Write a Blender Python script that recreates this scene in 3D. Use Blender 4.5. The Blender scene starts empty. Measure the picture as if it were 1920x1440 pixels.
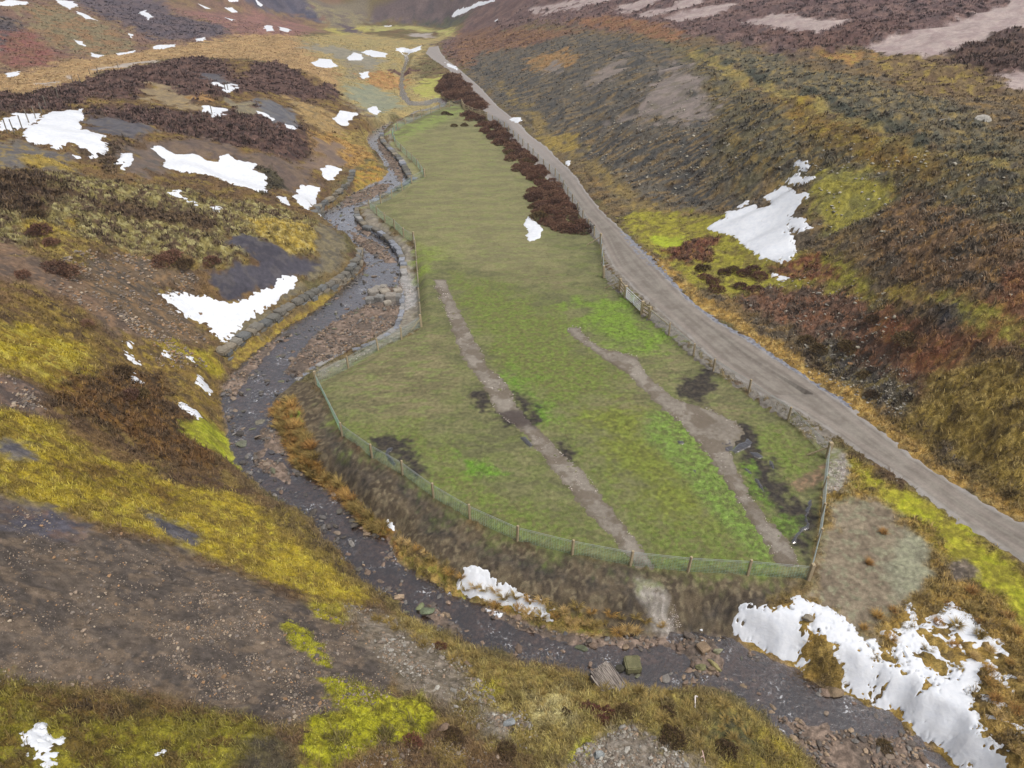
import bpy, math, numpy as np
from math import radians
# ---------------------------------------------------------------- camera, sky, sun
F_PX, PITCH, CAMH = 1290.0, 33.0, 30.0
scn = bpy.context.scene
COL = scn.collection
cam = bpy.data.cameras.new('camera'); camo = bpy.data.objects.new('camera', cam); COL.objects.link(camo)
cam.sensor_width = 36.0; cam.lens = F_PX / 1920.0 * 36.0; cam.clip_end = 3000; cam.clip_start = 0.5
camo.location = (0, 0, CAMH); camo.rotation_euler = (radians(90 - PITCH), 0, 0)
scn.camera = camo
world = bpy.data.worlds.new("World"); scn.world = world; world.use_nodes = True
wn = world.node_tree; bg = wn.nodes['Background']; sky = wn.nodes.new('ShaderNodeTexSky')
SUN_EL, SUN_ROT = 64.0, 128.0
sky.sky_type = 'NISHITA'; sky.sun_disc = False; sky.sun_elevation = radians(SUN_EL); sky.sun_rotation = radians(SUN_ROT)
sky.air_density = 0.6; sky.dust_density = 6.0; sky.ozone_density = 0.6; sky.altitude = 300
hsv = wn.nodes.new('ShaderNodeHueSaturation'); hsv.inputs['Saturation'].default_value = 0.35   # grey cloud
wn.links.new(sky.outputs[0], hsv.inputs['Color']); wn.links.new(hsv.outputs[0], bg.inputs[0]); bg.inputs[1].default_value = 0.125
sun = bpy.data.lights.new('sun', 'SUN'); suno = bpy.data.objects.new('sun', sun); COL.objects.link(suno)
sun.energy = 1.5; sun.angle = radians(22); sun.color = (1.0, 0.96, 0.88)
_az = radians(SUN_ROT)   # direction the light comes from: (sin, cos) from +Y
suno.rotation_euler = (radians(90 - SUN_EL), 0, -_az + math.pi)
suno.location = (0, 0, 80)
scn.view_settings.view_transform = 'Standard'; scn.view_settings.look = 'None'
scn.view_settings.gamma = 1.0; scn.view_settings.exposure = 0.38

# ---------------------------------------------------------------- numeric helpers
CP, SP = math.cos(radians(PITCH)), math.sin(radians(PITCH))
rng = np.random.default_rng(7)
def raydir(px, py):
    px = np.asarray(px, float); py = np.asarray(py, float)
    x = (px - 960) / F_PX; y = (720 - py) / F_PX
    return x, CP + y * SP, -SP + y * CP
def W(px, py, z=0.0):
    x, y, d = raydir(px, py); t = (z - CAMH) / d
    return x * t, y * t
_perm = rng.permutation(256); _perm = np.concatenate([_perm, _perm, _perm])
_ga = rng.random(256) * 2 * np.pi; _gx, _gy = np.cos(_ga), np.sin(_ga)
def perlin(x, y, seed=0):
    x = x + seed * 17.31; y = y + seed * 9.77
    xi = np.floor(x); yi = np.floor(y); xf = x - xi; yf = y - yi
    xi = xi.astype(np.int64) & 255; yi = yi.astype(np.int64) & 255
    u = xf * xf * xf * (xf * (xf * 6 - 15) + 10); v = yf * yf * yf * (yf * (yf * 6 - 15) + 10)
    def g(ix, iy, dx, dy):
        h = _perm[_perm[ix & 255] + (iy & 255)]
        return _gx[h] * dx + _gy[h] * dy
    a = g(xi, yi, xf, yf); b = g(xi + 1, yi, xf - 1, yf)
    c = g(xi, yi + 1, xf, yf - 1); d = g(xi + 1, yi + 1, xf - 1, yf - 1)
    return ((a + (b - a) * u) * (1 - v) + (c + (d - c) * u) * v) * 1.5
def fbm(x, y, scale, octv=3, seed=0, sp=None, gain=0.5):
    """noise with features 'scale' metres wide; octaves finer than the mesh spacing are faded out"""
    r = 0; amp = 1.0; tot = 0; s = scale
    for o in range(octv):
        n = perlin(x / s, y / s, seed + o * 3)
        w = 1.0 if sp is None else np.clip(s / (sp * 2.0) - 0.5, 0, 1)
        r = r + n * amp * w; tot += amp; amp *= gain; s *= 0.5
    return r / tot
def sstep(a, b, x):
    t = np.clip((x - a) / (b - a), 0, 1); return t * t * (3 - 2 * t)
def lin(c):
    c = np.asarray(c, float) / 255.0
    return np.where(c <= 0.04045, c / 12.92, ((c + 0.055) / 1.055) ** 2.4)
ALB, SAT = 0.90, 0.96
def alb(c):
    a = lin(c) / ALB; g = a.mean(-1, keepdims=True); return g + (a - g) * SAT

def poly_sd(px, py, poly):
    """signed distance (positive inside) of points to a polygon, metres"""
    P = np.asarray(poly, float); Q = np.roll(P, -1, 0)
    d2 = np.full(px.shape, 1e18); ins = np.zeros(px.shape, bool)
    for (ax, ay), (bx, by) in zip(P, Q):
        ex, ey = bx - ax, by - ay; L = ex * ex + ey * ey + 1e-12
        wx, wy = px - ax, py - ay
        t = np.clip((wx * ex + wy * ey) / L, 0, 1)
        d2 = np.minimum(d2, (wx - t * ex) ** 2 + (wy - t * ey) ** 2)
        c = (ay > py) != (by > py)
        if by != ay: ins ^= c & (px < (bx - ax) * (py - ay) / (by - ay) + ax)
    d = np.sqrt(d2)
    return np.where(ins, d, -d)
def poly_sd_box(x, y, poly, pad):
    P = np.asarray(poly); r = np.full(x.shape, -pad * 1.0)
    m = (x > P[:, 0].min() - pad) & (x < P[:, 0].max() + pad) & (y > P[:, 1].min() - pad) & (y < P[:, 1].max() + pad)
    if m.any(): r[m] = np.maximum(poly_sd(x[m], y[m], poly), -pad)
    return r

# ---------------------------------------------------------------- macro relief (height of the land at spots seen in the valley)
CTRL = [ # px, py, height
 (960,900,0),(800,800,0),(1200,800,0),(1000,600,0),(1300,900,0),(1480,1000,-.1),(700,800,-.05),(900,450,.1),(850,300,.3),(1000,700,0),
 (850,230,.5),(1100,550,.1),(640,740,-.1),(1150,1000,0),(780,380,.2),(740,260,.4),(800,240,.5),(1400,880,0),(760,650,0),(700,700,0),
 (1920,1020,.7),(1700,900,.6),(1500,750,.5),(1350,640,.45),(1200,500,.45),(1120,420,.5),(1000,270,.7),(930,200,1.0),(860,140,1.4),(810,98,1.9),
 (590,760,-.4),(650,850,-.4),(740,920,-.4),(850,985,-.4),(960,1035,-.5),(1080,1065,-.5),(1200,1085,-.5),(1350,1100,-.5),(1500,1115,-.4),
 (560,790,-1.1),(640,890,-1.3),(740,990,-1.5),(850,1070,-1.6),(1000,1130,-1.7),(1180,1180,-1.7),(1300,1180,-1.6),
 (1650,1050,-.2),(1600,1180,-.7),(1450,1190,-1.2),(1600,1270,-1.3),(1720,1360,-1.5),(1800,1440,-1.5),(1800,1250,-.8),(1900,1400,-.9),(1850,1100,.1),(1920,1250,-.4),(1700,960,.3),
 (1450,1400,-1.3),(1320,1340,-.9),(1200,1310,-.8),(1080,1270,-1.3),(950,1240,-1.2),(850,1220,-.8),(740,1150,-1.0),(660,1100,-.9),(600,1010,-1.0),(540,960,-1.0),(450,900,-.5),(410,830,-.4),(400,760,-.6),(420,690,-.8),
 (960,1440,1.0),(1150,1440,.5),(1350,1440,-.2),(1100,1370,0),(850,1340,1.2),(760,1440,2.6),(640,1300,2.3),(700,1220,.8),(560,1200,2.3),(500,1440,4.6),(350,1300,4.4),(200,1440,6.2),(0,1440,7.4),
 (0,1300,7.8),(0,1100,8.2),(0,930,8.0),(150,1150,6.3),(300,1130,4.6),(450,1120,3.0),(600,1130,.7),(300,950,3.1),(150,900,5.6),(450,1010,1.0),(0,800,8.6),(100,780,6.8),(200,800,4.8),(300,820,2.3),(350,740,1.0),
 (250,700,3.2),(150,680,5.8),(0,680,8.9),(0,560,9.3),(120,560,7.2),(230,590,4.9),(320,640,2.2),(370,690,.2),
 (410,645,-.3),(430,600,.3),(360,570,1.7),(460,560,.8),(540,520,1.0),(600,510,.4),(640,490,.2),(520,470,3.0),(440,500,3.2),(350,500,4.0),(560,430,2.9),(620,410,.8),(450,420,4.6),(300,450,5.6),(180,490,6.8),(0,450,10.0),(80,420,9.0),
 (250,380,7.0),(400,360,5.4),(500,380,3.6),(560,370,1.8),(590,370,.5),(0,330,11.0),(120,340,9.4),(220,300,8.7),(380,310,6.0),(480,320,4.2),(560,330,2.6),(610,320,1.4),(640,300,1.0),(670,260,1.0),(690,220,1.4),
 (0,250,12.0),(100,240,11.6),(60,200,11.0),(150,190,10.2),(250,230,9.4),(330,240,8.4),(420,270,6.6),(520,270,4.8),(590,270,3.2),(600,230,3.6),(500,220,6.4),(400,200,8.2),(300,170,9.6),(450,150,8.0),(560,180,5.2),(640,190,2.8),(640,150,3.4),(560,130,6.0),(400,115,8.2),(230,135,9.6),(100,165,10.0),
 (700,150,1.2),(750,180,.4),(760,130,1.2),(720,110,2.2),(640,110,3.4),(800,60,2.2),(700,60,2.6),(650,75,3.0),(740,75,2.3),
 (0,150,8.6),(100,125,7.8),(200,110,7.4),(300,92,7.2),(420,75,7.0),(540,70,6.0),(600,62,4.2),
 (0,60,12.2),(150,60,10.4),(300,45,9.8),(0,0,17),(150,0,15),(300,0,13.6),(420,0,12.2),(520,0,10.6),(580,10,8.6),(450,40,8.6),(630,30,5.4),(620,0,8.5),
 (700,0,9.2),(780,0,9.8),(860,0,10.4),(700,40,3.2),(780,42,2.9),(850,45,3.4),(720,20,6.0),(830,22,6.4),(880,60,3.6),(850,80,2.9),
 (1480,190,12),(1640,240,12.4),(1900,300,12.4),(1290,90,11.8),(1130,70,10.4),(1000,55,9.0),(930,60,6.4),(1380,140,12),(1560,215,12),(1200,80,11.4),(1760,270,12.3),
 (1500,0,18.4),(1700,0,19.4),(1920,0,20.4),(1250,0,17.0),(1080,0,15.0),(980,0,13.4),(910,15,9.6),(1900,100,16.4),(1900,200,13.6),(1650,130,14.0),(1450,70,14.8),(1300,40,14.4),(1150,30,13.4),
 (1920,820,3.6),(1920,600,7.8),(1920,420,10.8),(1920,920,1.6),(1800,760,3.2),(1700,760,1.7),(1750,600,5.8),(1600,600,3.0),(1600,680,1.3),(1500,600,1.7),(1700,450,7.8),(1560,480,4.3),(1500,430,4.8),(1430,500,2.2),(1430,400,4.2),(1350,450,2.0),(1400,300,7.4),(1550,340,8.0),(1800,340,11.0),(1650,320,9.8),(1300,380,2.6),(1250,250,7.2),(1330,220,8.8),(1200,330,3.0),(1280,520,1.0),(1150,150,8.0),(1200,200,7.4),(1060,150,5.8),(1100,230,4.0),(1000,150,4.2),(1000,100,6.4),(930,120,3.6),(900,90,3.8),(1080,300,1.2),(990,200,2.6),(1400,600,.8),(1800,860,1.2),(1200,410,1.2)]
CX, CY, CZ = [], [], []
for px, py, z in CTRL:
    a, b = W(px, py, z); CX.append(float(a)); CY.append(float(b)); CZ.append(z)
for a, b, z in [(-60,0,13),(-30,0,7),(0,0,3),(30,0,-1),(70,0,3),(-110,40,22),(90,40,17),(-160,110,26),(-200,200,34),(150,100,26),(190,200,36),(-60,-30,12),(0,-30,4),(60,-30,3),
                (-160,320,45),(-60,340,36),(40,340,40),(160,320,46),(-90,290,25),(20,300,26),(100,270,30),(-260,60,44),(260,60,46)]:
    CX.append(a); CY.append(b); CZ.append(z)
CX = np.array(CX); CY = np.array(CY); CZ = np.array(CZ)
def _tps_fit():
    n = len(CX); d = np.hypot(CX[:, None] - CX, CY[:, None] - CY)
    K = np.where(d > 0, d * d * np.log(np.maximum(d, 1e-9)), 0)
    wloc = 0.02 * (1 + np.hypot(CX, CY) / 25.0) ** 2 * 4        # relax a little, more when far
    K = K + np.diag(wloc)
    Pm = np.stack([np.ones(n), CX, CY], 1)
    A = np.block([[K, Pm], [Pm.T, np.zeros((3, 3))]])
    return np.linalg.solve(A, np.concatenate([CZ, np.zeros(3)]))
TP = _tps_fit()
def tps(x, y):
    sh = x.shape; x = x.ravel(); y = y.ravel(); out = np.empty(x.shape)
    for i in range(0, x.size, 60000):
        a = x[i:i + 60000]; b = y[i:i + 60000]
        d2 = (a[:, None] - CX) ** 2 + (b[:, None] - CY) ** 2
        out[i:i + 60000] = (0.5 * d2 * np.log(d2 + 1e-12)) @ TP[:-3] + TP[-3] + TP[-2] * a + TP[-1] * b
    return out.reshape(sh)
def far_blend(x, y, z):
    r = np.hypot(x, y); k = sstep(300, 460, r)
    hill = 42 + 26 * perlin(x / 160, y / 160, 5) + 10 * perlin(x / 60, y / 60, 6)
    return np.clip(z, -4, 80) * (1 - k) + hill * k

# ---------------------------------------------------------------- stream channel
YS = np.array([-50, 15, 30, 45, 60, 80, 110, 150, 200, 260, 400]); ZS = np.array([-3.4, -2.75, -2.4, -1.95, -1.45, -1.1, -.65, -.25, 0.4, 1.4, 3.])
def water_z(x, y): return np.interp(y, YS, ZS) - 0.008 * np.clip(x, 0, 60)
NEAR = [(1640,1560),(1570,1480),(1543,1440),(1493,1392),(1453,1360),(1440,1327),(1373,1300),(1330,1287),(1280,1283),(1230,1290),(1180,1282),(1117,1260),(1050,1243),(973,1233),(940,1212),(893,1207),(857,1187),(800,1167),(760,1147),(753,1127),(707,1100),(683,1087),(667,1060),(640,1030),(613,1005),(583,962),(493,917),(473,893),(447,867),(433,833),(427,800),(420,767),(417,727),(433,705),(470,672),(520,632),(567,600),(617,567),(650,537),(677,513),(690,497),(680,478),(673,462),(650,453),(633,440),(613,413),(600,402),(640,380),(665,362),(700,345),(722,335),(733,322),(720,306),(710,290),(695,275),(688,262),(693,250),(712,240),(730,228)]
FAR = [(1900,1560),(1830,1480),(1773,1437),(1747,1407),(1707,1377),(1667,1343),(1640,1333),(1580,1307),(1563,1300),(1513,1280),(1467,1247),(1407,1220),(1357,1195),(1280,1193),(1250,1193),(1140,1197),(1067,1190),(1007,1177),(973,1160),(917,1139),(873,1130),(847,1123),(827,1110),(783,1083),(740,1047),(730,1013),(680,995),(655,960),(623,910),(580,893),(547,877),(540,847),(520,810),(503,773),(513,747),(547,720),(587,688),(633,668),(707,638),(747,607),(754,575),(753,547),(745,530),(753,505),(754,489),(747,475),(735,461),(726,451),(704,437),(686,430),(671,411),(669,399),(690,382),(723,365),(757,347),(771,336),(760,322),(753,307),(735,287),(723,275),(717,265),(717,254),(724,243),(742,231)]
def trace_z(pts):
    out = []
    for px, py in pts:
        z = -1.8
        for _ in range(12):
            a, b = W(px, py, z); z = float(water_z(np.array(float(a)), np.array(float(b))))
        out.append((float(a), float(b)))
    return out
CHAN = trace_z(NEAR) + trace_z(FAR)[::-1]
CHAN2 = trace_z([(742,230),(780,208),(810,202),(828,195),(822,190),(800,197),(775,199),(765,196),(751,180),(748,160),(752,135),(760,112),(757,101),(763,102),(767,112),(758,136),(755,160),(760,178),(770,190),(795,190),(820,184),(838,186),(836,200),(812,207),(785,212),(748,232)])
BARS = [trace_z(p) for p in (
 [(560,706),(600,676),(660,655),(705,632),(745,604),(752,575),(720,566),(690,572),(655,585),(628,605),(600,622),(575,645),(552,672),(535,700)],
 [(748,560),(752,545),(740,540),(705,546),(680,560),(700,568)],
 [(672,440),(700,452),(722,465),(735,480),(745,492),(725,492),(705,480),(690,470),(668,455),(655,432)],
 [(700,432),(672,415),(668,428),(690,445)],
 [(490,860),(530,870),(545,890),(540,905),(510,890),(482,872),(478,850),(500,840)],
 [(500,800),(520,812),(538,850),(515,850),(495,830),(488,808)],
 [(640,390),(690,374),(725,358),(733,345),(710,345),(670,362),(640,378)],
 [(753,345),(738,318),(722,295),(712,280),(706,262),(712,258),(722,275),(742,300),(756,322)],
 [(1270,1195),(1340,1200),(1352,1240),(1348,1262),(1310,1262),(1300,1245),(1270,1225),(1240,1205)],
 [(1460,1345),(1500,1352),(1560,1370),(1640,1385),(1700,1385),(1760,1440),(1800,1500),(1600,1500),(1555,1440),(1510,1400)],
 [(790,1130),(815,1140),(845,1165),(862,1180),(840,1182),(800,1160),(780,1140)],
 [(1005,1176),(960,1150),(905,1135),(890,1145),(935,1163),(985,1180),(1020,1190),(1080,1205),(1130,1208),(1200,1215),(1250,1205),(1250,1195),(1140,1199),(1060,1192)],
 [(425,735),(440,745),(455,720),(480,690),(500,665),(540,628),(520,632),(470,672),(433,705),(418,727)])]
FIELD_PX = [(1515,1088),(1402,1078),(1290,1072),(1182,1060),(1073,1040),(970,1015),(881,975),(813,933),(755,890),(698,858),(642,817),(592,718),(653,690),(709,655),(753,636),(777,626),(790,613),(786,560),(784,530),(779,468),(776,455),(757,445),(740,429),(722,417),(693,390),(735,372),(772,343),(796,332),(782,310),(763,293),(743,273),(735,252),(745,240),(760,232),(791,219),(825,205),(843,200),(866,198),(871,207),(913,221),(946,242),(990,283),(1041,330),(1098,425),(1126,457),(1132,517),(1162,545),(1171,557),(1203,588),(1217,597),(1254,627),(1300,667),(1337,695),(1403,737),(1477,788),(1550,856)]
FIELD = [tuple(map(float, W(a, b, 0.15))) for a, b in FIELD_PX]
ROAD_PX = [(2150,1215),(1920,1057),(1773,960),(1640,868),(1567,817),(1500,775),(1423,735),(1340,680),(1280,625),(1235,585),(1190,545),(1150,505),(1135,478),(1122,450),(1103,420),(1060,375),(1020,330),(985,290),(950,252),(920,228),(905,205),(885,180),(865,155),(840,130),(812,112),(798,100),(805,88),(822,86),(826,97),(837,112),(862,130),(902,165),(925,190),(953,215),(990,250),(1025,275),(1060,310),(1100,360),(1133,400),(1165,430),(1213,480),(1260,530),(1290,560),(1340,600),(1423,650),(1500,700),(1587,760),(1713,857),(1877,960),(1920,983),(2150,1120)]
def macro0(x, y):
    z = tps(x, y)             # gullies and rills down the right-hand slope, hummocks on the heaps
    low = np.where(x > 3 + .05 * y, 1.25 * fbm(x * .55, y * 1.5, 7, 2, 93), .8 * fbm(x, y, 6, 2, 95))
    return far_blend(x, y, z + low * sstep(1.3, 3.5, z) * sstep(230, 120, y))
def cast(pts, hf):
    """where the rays through picture points first meet the land"""
    P = np.asarray(pts, float); dx, dy, dz = raydir(P[:, 0], P[:, 1])
    T = np.geomspace(14, 420, 420 if hf is macro0 else 260); n = len(P)
    hit = np.full(n, T[-1]); lo = np.full(n, T[0])
    X = dx[:, None] * T; Y = dy[:, None] * T; Z = CAMH + dz[:, None] * T
    below = Z < hf(X, Y)
    idx = np.where(below.any(1), below.argmax(1), len(T) - 1)
    a = T[np.maximum(idx - 1, 0)]; b = T[idx]
    for _ in range(14):
        m = 0.5 * (a + b); c = (CAMH + dz * m) < hf(dx * m, dy * m)
        b = np.where(c, m, b); a = np.where(c, a, m)
    return np.stack([dx * b, dy * b], 1)
ROAD = cast(ROAD_PX, macro0)
ROAD[0] += (ROAD[0] - ROAD[1]) / np.linalg.norm(ROAD[0] - ROAD[1]) * 45; ROAD[-1] += (ROAD[-1] - ROAD[-2]) / np.linalg.norm(ROAD[-1] - ROAD[-2]) * 45      # the track runs on past the camera
def macro(x, y, full=False):
    z = macro0(x, y)
    fsd = poly_sd_box(x, y, FIELD, 4.0)
    zf = 0.0 + 0.12 * perlin(x / 14, y / 14, 11) + np.interp(y, [90, 170], [0, .5])
    z = z + (zf - z) * sstep(-0.6, 1.0, fsd) * 0.85
    rsd = poly_sd_box(x, y, ROAD, 3.0)
    csd = np.maximum(poly_sd_box(x, y, CHAN, 4.0), poly_sd_box(x, y, CHAN2, 4.0) - .1)
    wz = water_z(x, y); fs_ = (fsd > -3.9) & (y > 44)
    z = np.where(fs_ & (fsd < .5), np.minimum(z, wz + .5 + np.maximum(-csd, 0) * .42), z)      # low stony verge under the stream-side fence
    up_ = sstep(29, 36, y); bed = wz - 0.20 - 0.10 * sstep(0.3, 1.6, csd) + up_ * .26 * np.maximum(perlin(x / 1.3, y / 1.3, 41) + .6 * perlin(x / .5, y / .5, 42) - .22, 0) + (1 - up_) * .30 * np.maximum(perlin(x / 1.0, y / 1.0, 43) - .2, 0)
    for b in BARS:
        s = poly_sd_box(x, y, b, 1.5)
        bed = np.maximum(bed, wz - 0.14 + 0.26 * sstep(-0.5, 0.5, s + 0.25 * perlin(x / .8, y / .8, 3)))
    lowk = np.where((fsd > -3.9) & (y > 46), -.45, -1.7); k = sstep(lowk, 0.15, csd + 0.22 * perlin(x / 1.1, y / 1.1, 8) * np.where(lowk > -1, .4, 1))
    z = np.maximum(z, wz + 0.25) * (1 - k) + bed * k
    return (z, fsd, rsd, csd) if full else z
def gfast(x, y):                  # macro relief looked up in the ground sheet's grid
    r, fy, c, fx = gcell(x, y); z = gz.reshape(nr, nc)
    return (z[r, c] * (1 - fx) + z[r, c + 1] * fx) * (1 - fy) + (z[r + 1, c] * (1 - fx) + z[r + 1, c + 1] * fx) * fy
def P(pts):                       # picture points -> points on the land
    q = cast(pts, gfast); z = gfast(q[:, 0], q[:, 1])
    return np.column_stack([q, z])
def Pxy(pts): return cast(pts, macro)

# ---------------------------------------------------------------- objects, tags, materials
def tag(o, label=None, cat=None, group=None, kind=None):
    if label: o['label'] = label
    if cat: o['category'] = cat
    if group: o['group'] = group
    if kind: o['kind'] = kind
    return o
def new_mesh(name, V, Fc, col=None, smooth=False):
    V = np.asarray(V, np.float32); Fc = np.asarray(Fc, np.int32); k = Fc.shape[1]
    me = bpy.data.meshes.new(name)
    me.vertices.add(len(V)); me.vertices.foreach_set('co', V.ravel())
    me.loops.add(Fc.size); me.loops.foreach_set('vertex_index', Fc.ravel())
    me.polygons.add(len(Fc)); me.polygons.foreach_set('loop_start', np.arange(0, Fc.size, k, dtype=np.int32))
    try: me.polygons.foreach_set('loop_total', np.full(len(Fc), k, np.int32))
    except Exception: pass
    me.polygons.foreach_set('use_smooth', np.full(len(Fc), smooth))
    if col is not None:
        at = me.color_attributes.new('Col', 'FLOAT_COLOR', 'POINT')
        c = np.ones((len(V), 4), np.float32); c[:, :col.shape[1]] = col
        at.data.foreach_set('color', c.ravel())
    me.update(calc_edges=True)
    return me
def link(name, me, mat=None, parent=None, loc=None):
    o = bpy.data.objects.new(name, me); COL.objects.link(o)
    if mat is not None and me is not None and not me.materials: me.materials.append(mat)
    if parent is not None: o.parent = parent
    if loc is not None: o.location = loc
    return o
def empty(name, loc=(0, 0, 0)):
    o = bpy.data.objects.new(name, None); COL.objects.link(o); o.location = loc; o.empty_display_size = .3; return o

def mat_new(name):
    m = bpy.data.materials.new(name); m.use_nodes = True
    nt = m.node_tree; b = nt.nodes['Principled BSDF']; return m, nt, b
def mat_attr(name, rough=0.92, var=0.35, scales=(9, 38), bump=0.35, bdist=0.02, spec=0.25):
    """uses the mesh's own colour, varied by fine procedural grain and bump"""
    m, nt, b = mat_new(name); N = nt.nodes.new; L = nt.links.new
    at = N('ShaderNodeAttribute'); at.attribute_name = 'Col'
    tc = N('ShaderNodeTexCoord')
    n1 = N('ShaderNodeTexNoise'); n1.inputs['Scale'].default_value = scales[0]; n1.inputs['Detail'].default_value = 7; n1.inputs['Roughness'].default_value = .78
    n2 = N('ShaderNodeTexNoise'); n2.inputs['Scale'].default_value = scales[1]; n2.inputs['Detail'].default_value = 4; n2.inputs['Roughness'].default_value = .7
    L(tc.outputs['Object'], n1.inputs['Vector']); L(tc.outputs['Object'], n2.inputs['Vector'])
    ad = N('ShaderNodeMath'); ad.operation = 'ADD'; L(n1.outputs[0], ad.inputs[0]); L(n2.outputs[0], ad.inputs[1])
    mr = N('ShaderNodeMapRange'); L(ad.outputs[0], mr.inputs[0])
    mr.inputs[1].default_value = .82; mr.inputs[2].default_value = 1.18; mr.inputs[3].default_value = 1 - var; mr.inputs[4].default_value = 1 + var
    m1 = N('ShaderNodeMath'); m1.operation = 'SUBTRACT'; m1.inputs[1].default_value = 1; L(mr.outputs[0], m1.inputs[0])     # alpha of the colour = coarseness of the growth
    m2 = N('ShaderNodeMath'); m2.operation = 'MULTIPLY_ADD'; m2.inputs[2].default_value = 1; L(m1.outputs[0], m2.inputs[0]); L(at.outputs['Alpha'], m2.inputs[1])
    mx = N('ShaderNodeVectorMath'); mx.operation = 'SCALE'; L(at.outputs['Color'], mx.inputs[0]); L(m2.outputs[0], mx.inputs['Scale'])
    L(mx.outputs[0], b.inputs['Base Color'])
    bp = N('ShaderNodeBump'); bp.inputs['Distance'].default_value = bdist; m4 = N('ShaderNodeMath'); m4.operation = 'MULTIPLY'; m4.inputs[1].default_value = bump; L(at.outputs['Alpha'], m4.inputs[0]); L(m4.outputs[0], bp.inputs['Strength'])
    L(ad.outputs[0], bp.inputs['Height']); L(bp.outputs[0], b.inputs['Normal'])
    b.inputs['Roughness'].default_value = rough; b.inputs['Specular IOR Level'].default_value = spec
    return m
def mat_plain(name, c, rough=.8, metal=0, var=.25, scale=12, bump=.2, bdist=.01, stretch=None, c2=None):
    m, nt, b = mat_new(name); N = nt.nodes.new; L = nt.links.new
    tc = N('ShaderNodeTexCoord'); mp = N('ShaderNodeMapping'); L(tc.outputs['Object'], mp.inputs[0])
    if stretch: mp.inputs['Scale'].default_value = stretch
    n1 = N('ShaderNodeTexNoise'); n1.inputs['Scale'].default_value = scale; n1.inputs['Detail'].default_value = 6; L(mp.outputs[0], n1.inputs['Vector'])
    cr = N('ShaderNodeValToRGB'); a = alb(c); d = alb(c2) if c2 is not None else a * (1 + var)
    if c2 is None: a = a * (1 - var)
    cr.color_ramp.elements[0].position = .35; cr.color_ramp.elements[1].position = .65
    cr.color_ramp.elements[0].color = (*a, 1); cr.color_ramp.elements[1].color = (*d, 1)
    L(n1.outputs[0], cr.inputs[0]); L(cr.outputs[0], b.inputs['Base Color'])
    bp = N('ShaderNodeBump'); bp.inputs['Strength'].default_value = bump; bp.inputs['Distance'].default_value = bdist
    L(n1.outputs[0], bp.inputs['Height']); L(bp.outputs[0], b.inputs['Normal'])
    b.inputs['Roughness'].default_value = rough; b.inputs['Metallic'].default_value = metal
    return m
M_GROUND = mat_attr('moor_ground', var=.48, scales=(1.6, 14), bump=.9, bdist=.08)
M_TRACK = mat_attr('track_gravel', var=.13, scales=(7, 60), bump=.4, bdist=.01)
M_GRAVEL = mat_attr('loose_gravel', var=.34, scales=(24, 80), bump=.8, bdist=.02)
M_VEG = mat_attr('vegetation', var=.18, scales=(3, 20), bump=0, rough=.8)
M_ROCK = mat_attr('rock', var=.32, scales=(5, 30), bump=.5, bdist=.02, rough=.8)
M_WALL = mat_attr('wall_stone', var=.3, scales=(4, 24), bump=.6, bdist=.02, rough=.85)
M_WOOD = mat_plain('new_timber', (156, 140, 112), var=.18, scale=9, stretch=(6, 6, 1))
M_OLDWOOD = mat_plain('weathered_timber', (112, 104, 92), var=.25, scale=9, stretch=(6, 6, 1))
M_WIRE = mat_plain('galvanised_wire', (150, 160, 158), rough=.6, metal=.2, var=.05)
M_NET = mat_plain('green_netting', (125, 160, 145), rough=.7, var=.05)
M_STEEL = mat_plain('galvanised_steel', (222, 230, 240), rough=.45, metal=.1, var=.05, scale=30)
def snow_mat():
    m, nt, b = mat_new('snow'); N = nt.nodes.new; L = nt.links.new
    tc = N('ShaderNodeTexCoord'); n1 = N('ShaderNodeTexNoise'); n1.inputs['Scale'].default_value = 2.2; n1.inputs['Detail'].default_value = 8; n1.inputs['Roughness'].default_value = .62
    L(tc.outputs['Object'], n1.inputs['Vector'])
    cr = N('ShaderNodeValToRGB'); cr.color_ramp.elements[0].color = (.58, .61, .67, 1); cr.color_ramp.elements[1].color = (.68, .70, .74, 1)
    cr.color_ramp.elements[0].position = .3; cr.color_ramp.elements[1].position = .6
    L(n1.outputs[0], cr.inputs[0]); L(cr.outputs[0], b.inputs['Base Color'])
    bp = N('ShaderNodeBump'); bp.inputs['Strength'].default_value = .5; bp.inputs['Distance'].default_value = .08
    L(n1.outputs[0], bp.inputs['Height']); L(bp.outputs[0], b.inputs['Normal']); b.inputs['Roughness'].default_value = .7
    return m
M_SNOW = snow_mat()
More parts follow.
